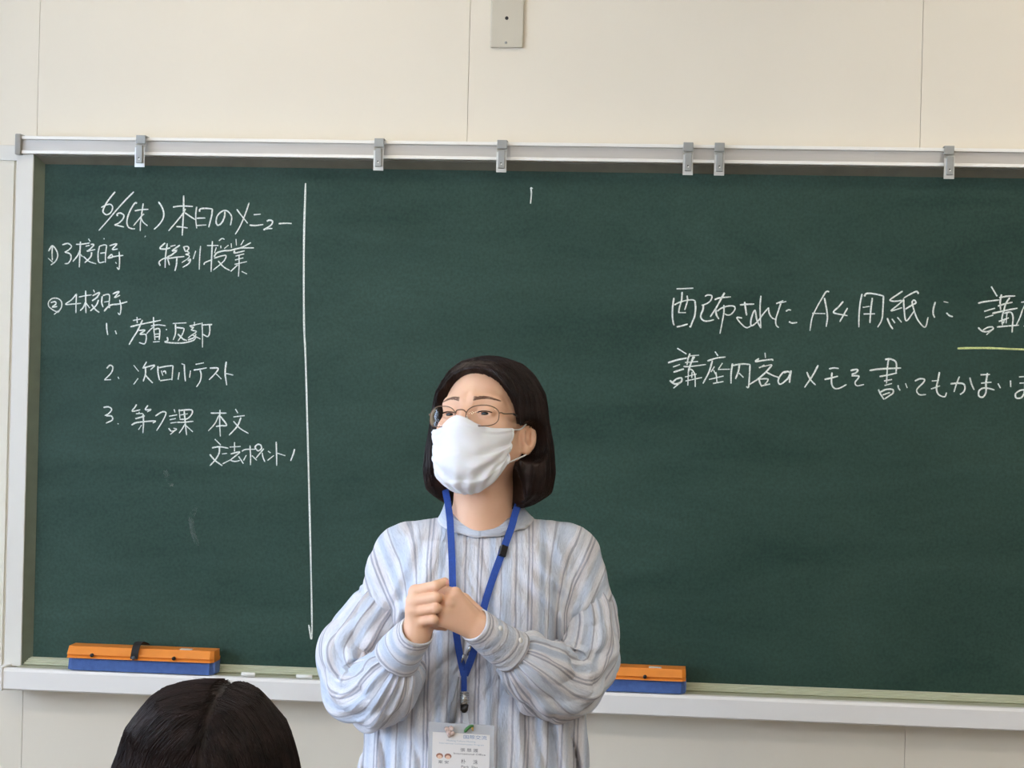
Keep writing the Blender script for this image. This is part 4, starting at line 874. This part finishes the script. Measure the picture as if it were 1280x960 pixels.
for s in (-1, 1):
    ring = [fromH(lens_pt(s, *rim_xy(2 * PI * k / 56))) for k in range(57)]; MB().tube(ring, .00085, 8, False).build('rim', M_rim, gs, True)
    V = [fromH(lens_pt(s, 0, 0) + (0, -.0012, 0))]; F = []
    for rr in (.5, .98):
        for k in range(40): x, z = rim_xy(2 * PI * k / 40); V.append(fromH(lens_pt(s, x * rr, z * rr) + (0, -.0012 * (1 - rr * rr), 0)))
    for k in range(40): F.append((0, 1 + k, 1 + (k + 1) % 40)); F.append((1 + k, 41 + k, 41 + (k + 1) % 40, 1 + (k + 1) % 40))
    obj('lens', V, F, M_lens, gs, True)
    hp = lens_pt(s, .0262, .0062)
    MB().tube(catmull([fromH(p) for p in (hp, hp + (s * .004, .003, .001), hp + (s * .006, .010, .001), (s * .0765, -.060, .001))], 4), .0010, 8).build('hinge', M_rim, gs, True)
    MB().tube(catmull([fromH(p) for p in ((s * .0760, -.060, .0008), (s * .0795, -.020, .0), (s * .0815, .012, .001), (s * .0805, .028, -.012), (s * .079, .036, -.028))], 5), .0017, 8).build('temple', M_temple, gs, True)
    MB().tube([fromH(p) for p in ((s * .0105, -.1050, -.0145), (s * .0100, -.1000, -.0185))], [.0012, .0030], 10).build('nose_pad', M_pad, gs, True)
MB().tube(catmull([fromH(p) for p in (lens_pt(-1, -.0262, .004), (-.005, -.1110, -.0040), (.005, -.1110, -.0040), lens_pt(1, -.0262, .004))], 5), .0010, 8).build('bridge', M_rim, gs, True)

# ---- lanyard with clip, pen and name badge ----
M_lan = mat('blue_lanyard_ribbon', lin(36, 74, 158), .75, var=.12, vscale=300, bump=.3, bscale=1500); M_blk = mat('black_plastic', lin(22, 20, 22), .35); M_sil = mat('polished_steel', lin(190, 192, 190), .25, .9)
M_pen = mat('grey_metal_pen', lin(150, 153, 158), .3, .1); M_clear = mat('clear_vinyl', lin(225, 228, 232), .15, Transmission_Weight=.55, IOR=1.1); M_card = mat('card_paper', lin(222, 220, 218), .6)
ly = empty('lanyard', tuple(q(580, 850, -.13)), 'blue neck lanyard with clip, grey pen and clear name badge on the striped blouse', 'lanyard')
def drape(px, py, lift):
    off = -.25
    for _ in range(60):
        p = q(px, py, off); d = min(float(shirt_sdf(p[None])[0]), float(cone(p[None], cc - UPV * .035, cc + UPV * .03, .083, .070)[0]))
        if d < lift + .0002: break
        off += (d - lift) * .7
    return q(px, py, off)
def ribbon(name, pts, wd, m, th=.0011):
    P = catmull(pts, 5); V = []; n = len(P)
    for i, p in enumerate(P):
        t = P[min(i + 1, n - 1)] - P[max(i - 1, 0)]; t /= np.linalg.norm(t); sd = np.cross(t, FW); sd /= np.linalg.norm(sd); nn = np.cross(sd, t); nn /= np.linalg.norm(nn)
        for a, b in ((-1, -1), (1, -1), (1, 1), (-1, 1)): V.append(p + sd * a * wd / 2 + nn * b * th / 2)
    F = [(4 * i + k, 4 * i + (k + 1) % 4, 4 * i + 4 + (k + 1) % 4, 4 * i + 4 + k) for i in range(n - 1) for k in range(4)] + [(3, 2, 1, 0), (4 * n - 4, 4 * n - 3, 4 * n - 2, 4 * n - 1)]
    return obj(name, V, F, m, ly, False)
L1 = [fromT((-.040, .085, -.125)), fromT((-.066, .030, -.112)), drape(560, 630, .002), drape(562, 645, .003)] + [drape(x, y, .0062) for x, y in ((563, 658), (565, 700), (566, 735), (569, 780), (574, 815), (580, 844))]
R1 = [fromT((.044, .085, -.122)), fromT((.062, .030, -.110)), drape(648, 628, .002), drape(643, 645, .003)] + [drape(x, y, .0050) for x, y in ((639, 660), (628, 690), (617, 720), (606, 755), (600, 785), (591, 818), (581, 844))]
ribbon('ribbon', L1, .0118, M_lan); ribbon('ribbon', R1, .0122, M_lan); ribbon('ribbon', [fromT((-.040, .085, -.125)), fromT((0, .105, -.118)), fromT((.044, .085, -.122))], .012, M_lan)
c1 = drape(629, 687, .0050); c2 = drape(627, 695, .0050); dx = (c2 - c1) / np.linalg.norm(c2 - c1); MB().tube([c1 - dx * .0065, c1 - dx * .006, c2 + dx * .001, c2 + dx * .0015], [.006, .0078, .0078, .006], 4).build('slider', M_blk, ly)
J = [drape(580, y, .0075) for y in (838, 852, 866)]; ribbon('joined_ribbon', J, .0098, M_lan, .003)
k0, k1, k2 = drape(580.5, 864, .008), drape(580.5, 881, .008), drape(580, 891, .008)
mb = MB(); mb.tube([k0, k0 * .9 + k1 * .1, k1], [.005, .0072, .0070], 14); 
for j in range(5): pth = k0 + (k1 - k0) * (.15 + j * .17); mb.tube([pth - (k1 - k0) * .03, pth + (k1 - k0) * .03], .0078, 14)
mb.build('clip', M_sil, ly, True); MB().tube([k1, k1 * .3 + k2 * .7, k2], [.0072, .0062, .003], 14).build('clip_tip', M_blk, ly, True)
for a_, b_ in (((577, 828), (580, 818)), ((585, 819), (588, 808))): MB().tube([drape(*a_, .008), drape(*b_, .008)], [.0016, .0024], 10).build('hook', M_sil, ly, True)
pn = [drape(573.5, 846, .010), drape(570.5, 866, .012), drape(568.5, 876, .013), drape(564.5, 903, .013)]
MB().tube([pn[0], pn[1], pn[2], pn[2] * .9 + pn[3] * .1, pn[3], pn[3]], [.0014, .0026, .0040, .0058, .0056, .002], 16).build('pen', M_pen, ly, True)
ribbon('clear_strap', [drape(581, 888, .007), drape(582, 898, .008), drape(583, 910, .009)], .008, M_clear)
# badge: a plane hanging in front of the blouse
b0 = drape(577, 908, .012); b1 = drape(577, 1000, .012); by = min(toT(b0[None])[0, 1], toT(b1[None])[0, 1]) - .002
O = toT(q(577, 908, -.1)[None])[0]; O[1] = by
def B(px, py, lift=0.0):                     # card coordinates laid out from the badge's top centre
    sc = 1 / 745.; return fromT((O[0] + (px - 577) * sc, O[1] - lift, O[2] - (py - 908) * sc - (px - 577) * sc * .03))
def card_box(name, x0, y0, x1, y1, l0, l1, m, parent=ly):
    V = [B(x, y, l) for l in (l0, l1) for y in (y0, y1) for x in (x0, x1)]; return obj(name, V, [(0, 2, 3, 1), (4, 5, 7, 6), (0, 1, 5, 4), (2, 6, 7, 3), (0, 4, 6, 2), (1, 3, 7, 5)], m, parent)
holder = card_box('badge_holder', 536, 904, 618, 1012, -.0016, -.0004, M_clear)
card_box('badge_card', 541, 916, 613, 1005, 0, .0004, M_card)
def text(name, body, px, py, hpx, m, wpx=None):
    c = bpy.data.curves.new(name, 'FONT'); c.body = body; c.size = 1; c.align_x = 'CENTER'; c.align_y = 'CENTER'; c.resolution_u = 2; o = bpy.data.objects.new(name, c)
    COL.objects.link(o); dg = bpy.context.evaluated_depsgraph_get(); me = o.evaluated_get(dg).to_mesh(); V = np.array([v.co[:] for v in me.vertices]); F = [tuple(p.vertices) for p in me.polygons]; o.to_mesh_clear(); bpy.data.objects.remove(o); bpy.data.curves.remove(c)
    if len(V) == 0: return
    w0 = V[:, 0].max() - V[:, 0].min(); h0 = V[:, 1].max() - V[:, 1].min(); sy = hpx / h0; sx_ = (wpx / w0) if wpx else sy; V[:, 0] -= (V[:, 0].max() + V[:, 0].min()) / 2; V[:, 1] -= (V[:, 1].max() + V[:, 1].min()) / 2
    W_ = [B(px + x * sx_, py - y * sy, .0006) for x, y, _ in V]; obj(name, W_, F, m, ly)
M_ink = mat('grey_ink', lin(70, 68, 74), .7); M_inkb = mat('blue_ink', lin(92, 128, 170), .7); M_inkc = mat('pale_ink', lin(150, 170, 185), .7)
text('printed_text', '国際交流', 594.5, 920, 5.0, M_inkb, 29); text('printed_text', 'Meeting Culture Meeting', 577, 926, 2.6, M_inkc, 36); text('printed_text', 'International Communication Program', 577.5, 929.6, 2.4, M_inkc, 56)
text('printed_text', '張 懸 護', 587.5, 936.5, 4.6, M_ink, 22); text('printed_text', 'International Office', 588, 941.4, 2.2, M_ink, 40)
text('printed_text', '朴', 580.5, 951, 6.0, M_ink); text('printed_text', '洙', 595.5, 951, 6.0, M_ink); text('printed_text', 'Park  Shu', 588, 957.4, 2.8, M_ink, 20)
text('printed_text', '案 安', 555.5, 953, 4, M_ink, 13)
M_hb = mat('printed_brown', lin(150, 105, 88), .7); M_hf = mat('printed_peach', lin(225, 190, 165), .7)
for cx in (550.5, 561): 
    mb = MB(); F = []; V = [B(cx + 4.4 * math.cos(a), 945.5 + 3.4 * math.sin(a), .0006) for a in np.linspace(0, 2 * PI, 20, endpoint=False)]; mb.add(V, [tuple(range(20))]); V = [B(cx + 3 * math.cos(a), 946.8 + 2.4 * math.sin(a), .0009) for a in np.linspace(0, 2 * PI, 16, endpoint=False)]; mb.build('printed_picture', M_hb, ly); MB().add(V, [tuple(range(16))]).build('printed_picture', M_hf, ly)
# small charms clipped on the badge's top edge
M_pk = mat('pale_pink_charm', lin(212, 190, 182), .5, var=.25, vscale=600); M_gr = mat('green_charm', lin(62, 116, 60), .4); M_yel = mat('ochre_charm', lin(190, 150, 60), .4)
mb = MB()
for x, y, r in ((558.5, 911, 3.0), (564, 910, 3.4), (561, 915, 3.6), (566, 916, 3.0), (562, 919, 2.4)): mb.tube([B(x - r * .7, y, .003), B(x - r * .3, y, .0045), B(x + r * .3, y, .0045), B(x + r * .7, y, .003)], [r * .4 / 745, r / 745, r / 745, r * .4 / 745], 10)
mb.build('animal_charm', M_pk, ly, True)
mb = MB(); mb.tube(catmull([B(581, 914, .003), B(584, 909.5, .004), B(588.5, 906, .004), B(592, 906.5, .003)], 4), [.001] + [.0028] * 11 + [.0014], 10); mb.build('leaf_charm', M_gr, ly, True); MB().tube([B(590.5, 907, .004), B(591.5, 912, .004)], [.0022, .0008], 10).build('leaf_charm', M_yel, ly, True)
# =================== STUDENT IN THE FOREGROUND (seen from behind) ===================
DS = 2.18
def qs(px, py, off=0.0): return atd(px, py, DS + off)
Sc = qs(263, 957); stb = np.array([Sc[0], Sc[1] , 0.0])
student = empty('person', (stb[0], stb[1], 0), 'seated student seen from behind, only dark parted hair above the frame edge', 'person')
SM = rotm('z', CYAW + math.radians(-4)) @ rotm('x', math.radians(6)) @ rotm('y', math.radians(0))
def toS(P): return (P - Sc) @ SM
def fromS(p): return Sc + np.asarray(p, float) @ SM.T
# in this frame +y looks at the board, the head's centre is the origin
def sbody(P):
    S = toS(P); A = S.copy(); A[:, 0] = np.abs(A[:, 0])
    d = ell(S, (0, -.012, .0), (.072, .090, .080)); d = su(d, ell(S, (0, .030, -.055), (.060, .062, .080)), .03); d = su(d, ell(S, (0, .060, -.115), (.034, .030, .026)), .03)
    d = su(d, cone(S, (0, .090, -.030), (0, .104, -.065), .006, .010), .012); d = ss(d, ell(A, (.032, .105, -.034), (.017, .018, .011)), .01); d = su(d, ell(A, (.031, .080, -.036), (.014, .012, .011)), .004)
    d = su(d, cone(A, (0, .086, -.088), (.020, .078, -.090), .006, .004), .008); d = su(d, ell(A, (.076, -.004, -.045), (.008, .017, .030)), .008)
    d = su(d, cone(S, (0, -.015, -.06), (0, -.035, -.22), .052, .058), .03)
    d = su(d, cone(A, (.05, -.035, -.25), (.145, -.035, -.275), .050, .050), .04); d = su(d, cone(S, (0, -.03, -.30), (0, -.04, -.62), .12, .125), .06)
    d = su(d, cone(A, (.155, -.035, -.28), (.185, .02, -.52), .044, .036), .03); d = su(d, cone(A, (.185, .02, -.52), (.10, .22, -.50), .034, .024), .02)
    for f in range(4): d = su(d, cone(A, (.095 - .004 * f + .016 * (f - 1.5), .235, -.500), (.085 + .016 * (f - 1.5), .310 - .006 * abs(f - 1), -.508), .010, .0075), .006)
    d = su(d, cone(A, (.085, .235, -.500), (.052, .270, -.505), .012, .009), .008)
    d = su(d, cone(A, (.09, -.03, -.66), (.10, .38, -.68), .080, .058), .04); d = su(d, cone(A, (.10, .38, -.68), (.10, .34, -1.06), .055, .036), .03); d = su(d, cone(A, (.10, .33, -1.08), (.10, .46, -1.09), .032, .026), .02)
    return d
sx0, sy0, sz0 = Sc
V, F = mesh_sdf(sbody, np.arange(sx0 - .30, sx0 + .30, .007), np.arange(sy0 - .22, sy0 + .56, .007), np.arange(-.02, sz0 + .12, .007)); 
fast_obj('body', V, F, M_skin, student)
def shair(P):
    S = toS(P); x, y, z = S.T
    top = ell(S, (0, -.014, -.006), (.0905, .108, .1015)); zt = [-.26, -.22, -.12, -.05, 0, .05, .09]; a = np.interp(z, zt, [.110, .110, .112, .108, .099, .082, .05]); b = np.interp(z, zt, [.088, .092, .106, .110, .108, .094, .06])
    rho = np.sqrt((x / a) ** 2 + ((y + .020) / b) ** 2); bob = (rho - 1) * np.minimum(a, b) * .92; bob = np.maximum(bob, np.maximum(-.25 - z, z - .08)); d = su(top, bob, .025)
    part = np.exp(-((x - .016 - .03 * np.clip(.08 - z, 0, 1)) / .0040) ** 2) * np.clip((z + .02) / .08, 0, 1); d = d + .0040 * part
    an = np.arctan2(x, y); d = d + (.0010 * np.sin(x * 260 + 3 * np.sin(z * 20)) + .0009 * np.sin(an * 31 + z * 8)) * np.clip((.10 - z) / .1, 0, 1)
    d = ss(d, ell(S, (0, .115, -.075), (.088, .085, .115)), .008); d = ss(d, ell(S, (0, .05, -.20), (.075, .09, .07)), .01)
    return d
V, F = mesh_sdf(shair, np.arange(sx0 - .13, sx0 + .13, .0035), np.arange(sy0 - .15, sy0 + .14, .0035), np.arange(sz0 - .28, sz0 + .12, .0035))
rs = np.random.RandomState(21); n = 5200; t = rs.uniform(0, 1, n); sd = np.where(rs.uniform(0, 1, n) < .5, -1, 1)
yy = .06 - .19 * t; r0 = np.stack([.016 + sd * rs.uniform(.0, .010, n) , yy, .105 - 1.2 * np.clip(-.02 - yy, 0, 1) ** 1.5], 1); k = n // 3; r0[:k] = np.stack([rs.uniform(-.09, .09, k), rs.uniform(-.12, .06, k), rs.uniform(-.05, .10, k)], 1)
R0 = Sc + r0 @ SM.T
def sdir(P, G):
    S = toS(P); s = np.where(S[:, 0] > .016, 1.0, -1.0); w_ = (np.clip((S[:, 2] - .03) / .07, 0, 1) * .8)[:, None]; lat = np.stack([s, -.25 * np.ones(len(s)), -.5 * np.ones(len(s))], 1) @ SM.T
    return lat * w_ + (np.array([0, 0, -1.0]) + (np.stack([.25 * s * np.clip((S[:, 2] + .05) / .1, 0, 1), 0 * s, 0 * s], 1)) @ SM.T) * (1 - w_)
skz = np.random.RandomState(5).uniform(-.262, -.235, n)
V2, F2 = strands(shair, R0, sdir, 26, .015, .00062, 7, lambda P, G: toS(P)[:, 2] > skz)
fast_obj('hair', np.concatenate([V, V2]), np.concatenate([F, F2 + len(V)]), M_black, student)
mb = MB(); rnd = random.Random(4)
for i in range(70):
    an = rnd.uniform(.15, PI - .15); x, z = .0905 * math.cos(an), -.006 + .1015 * math.sin(an); o_ = np.array([math.cos(an), 0, math.sin(an)]); t_ = np.array([math.sin(an), 0, -math.cos(an)]) * (1 if x > .016 else -1); p = np.array([x, rnd.uniform(-.03, .02) - .014, z]); L_ = rnd.uniform(.02, .05)
    mb.tube([fromS(p * .985), fromS(p + o_ * .003 + t_ * L_ * .5), fromS(p + o_ * rnd.uniform(.003, .0055) + t_ * L_ - o_ * L_ * L_ * 4)], [.0003, .0003, .0001], 3)
mb.build('stray_hairs', M_black, student)['kind'] = 'stuff'
M_uni = mat('white_school_shirt', lin(228, 230, 234), .8, bump=.2, bscale=60); M_skirt = mat('dark_skirt', lin(34, 38, 52), .85)
def sshirt(P):
    S = toS(P); A = S.copy(); A[:, 0] = np.abs(A[:, 0])
    d = cone(A, (.04, -.035, -.255), (.150, -.035, -.28), .060, .062); d = su(d, cone(S, (0, -.03, -.30), (0, -.04, -.63), .140, .142), .06); d = su(d, cone(A, (.155, -.035, -.28), (.185, .02, -.52), .060, .055), .03)
    d = ss(d, cone(S, (0, -.02, -.10), (0, -.035, -.22), .06, .062), .01); d = np.maximum(d, -.66 - S[:, 2]); d = d + .002 * np.sin(S[:, 0] * 70 + 2 * np.sin(S[:, 2] * 12)); return d
V, F = mesh_sdf(sshirt, np.arange(sx0 - .30, sx0 + .30, .008), np.arange(sy0 - .24, sy0 + .20, .008), np.arange(sz0 - .72, sz0 - .12, .008)); fast_obj('shirt', V, F, M_uni, student)
def sskirt(P):
    S = toS(P); A = S.copy(); A[:, 0] = np.abs(A[:, 0]); d = cone(A, (.07, -.04, -.645), (.10, .34, -.68), .100, .080); d = su(d, cone(S, (0, -.04, -.64), (0, .3, -.67), .1, .07), .05); return np.maximum(d, S[:, 1] - .33)
V, F = mesh_sdf(sskirt, np.arange(sx0 - .30, sx0 + .30, .010), np.arange(sy0 - .24, sy0 + .50, .010), np.arange(sz0 - .86, sz0 - .48, .010)); fast_obj('skirt', V, F, M_skirt, student)
# chair that carries the student (below the frame)
M_wood = mat('chair_plywood', lin(196, 158, 108), .4, var=.12, vscale=12, stretch=(1, 8, 8)); M_leg = mat('chair_steel', lin(150, 155, 150), .35, .6)
zs_ = float(fromS((0, .0, -.758))[2]); cx_, cy_ = stb[0], stb[1] + .06; zc = zs_ - .018
ch = empty('classroom_chair', (cx_, cy_, 0), 'plywood and steel classroom chair under the seated student, below the frame', 'chair')
MB().box(cx_ - .19, cx_ + .19, cy_ - .19, cy_ + .20, zc - .012, zc, .005).build('seat', M_wood, ch); MB().box(cx_ - .18, cx_ + .18, cy_ - .255, cy_ - .243, zc + .20, zc + .38, .005).build('backrest', M_wood, ch)
for s in (-1, 1):
    MB().tube(catmull([(cx_ + s * .17, cy_ + .18, 0), (cx_ + s * .17, cy_ + .17, zc - .02)], 3), .011, 10).build('leg', M_leg, ch, True)
    MB().tube(catmull([(cx_ + s * .17, cy_ - .22, 0), (cx_ + s * .17, cy_ - .18, zc - .02), (cx_ + s * .17, cy_ - .235, zc + .36)], 6), .011, 10).build('leg', M_leg, ch, True)
MB().tube([(cx_ - .17, cy_ + .17, zc - .022), (cx_ + .17, cy_ + .17, zc - .022)], .010, 8).build('stretcher', M_leg, ch, True)
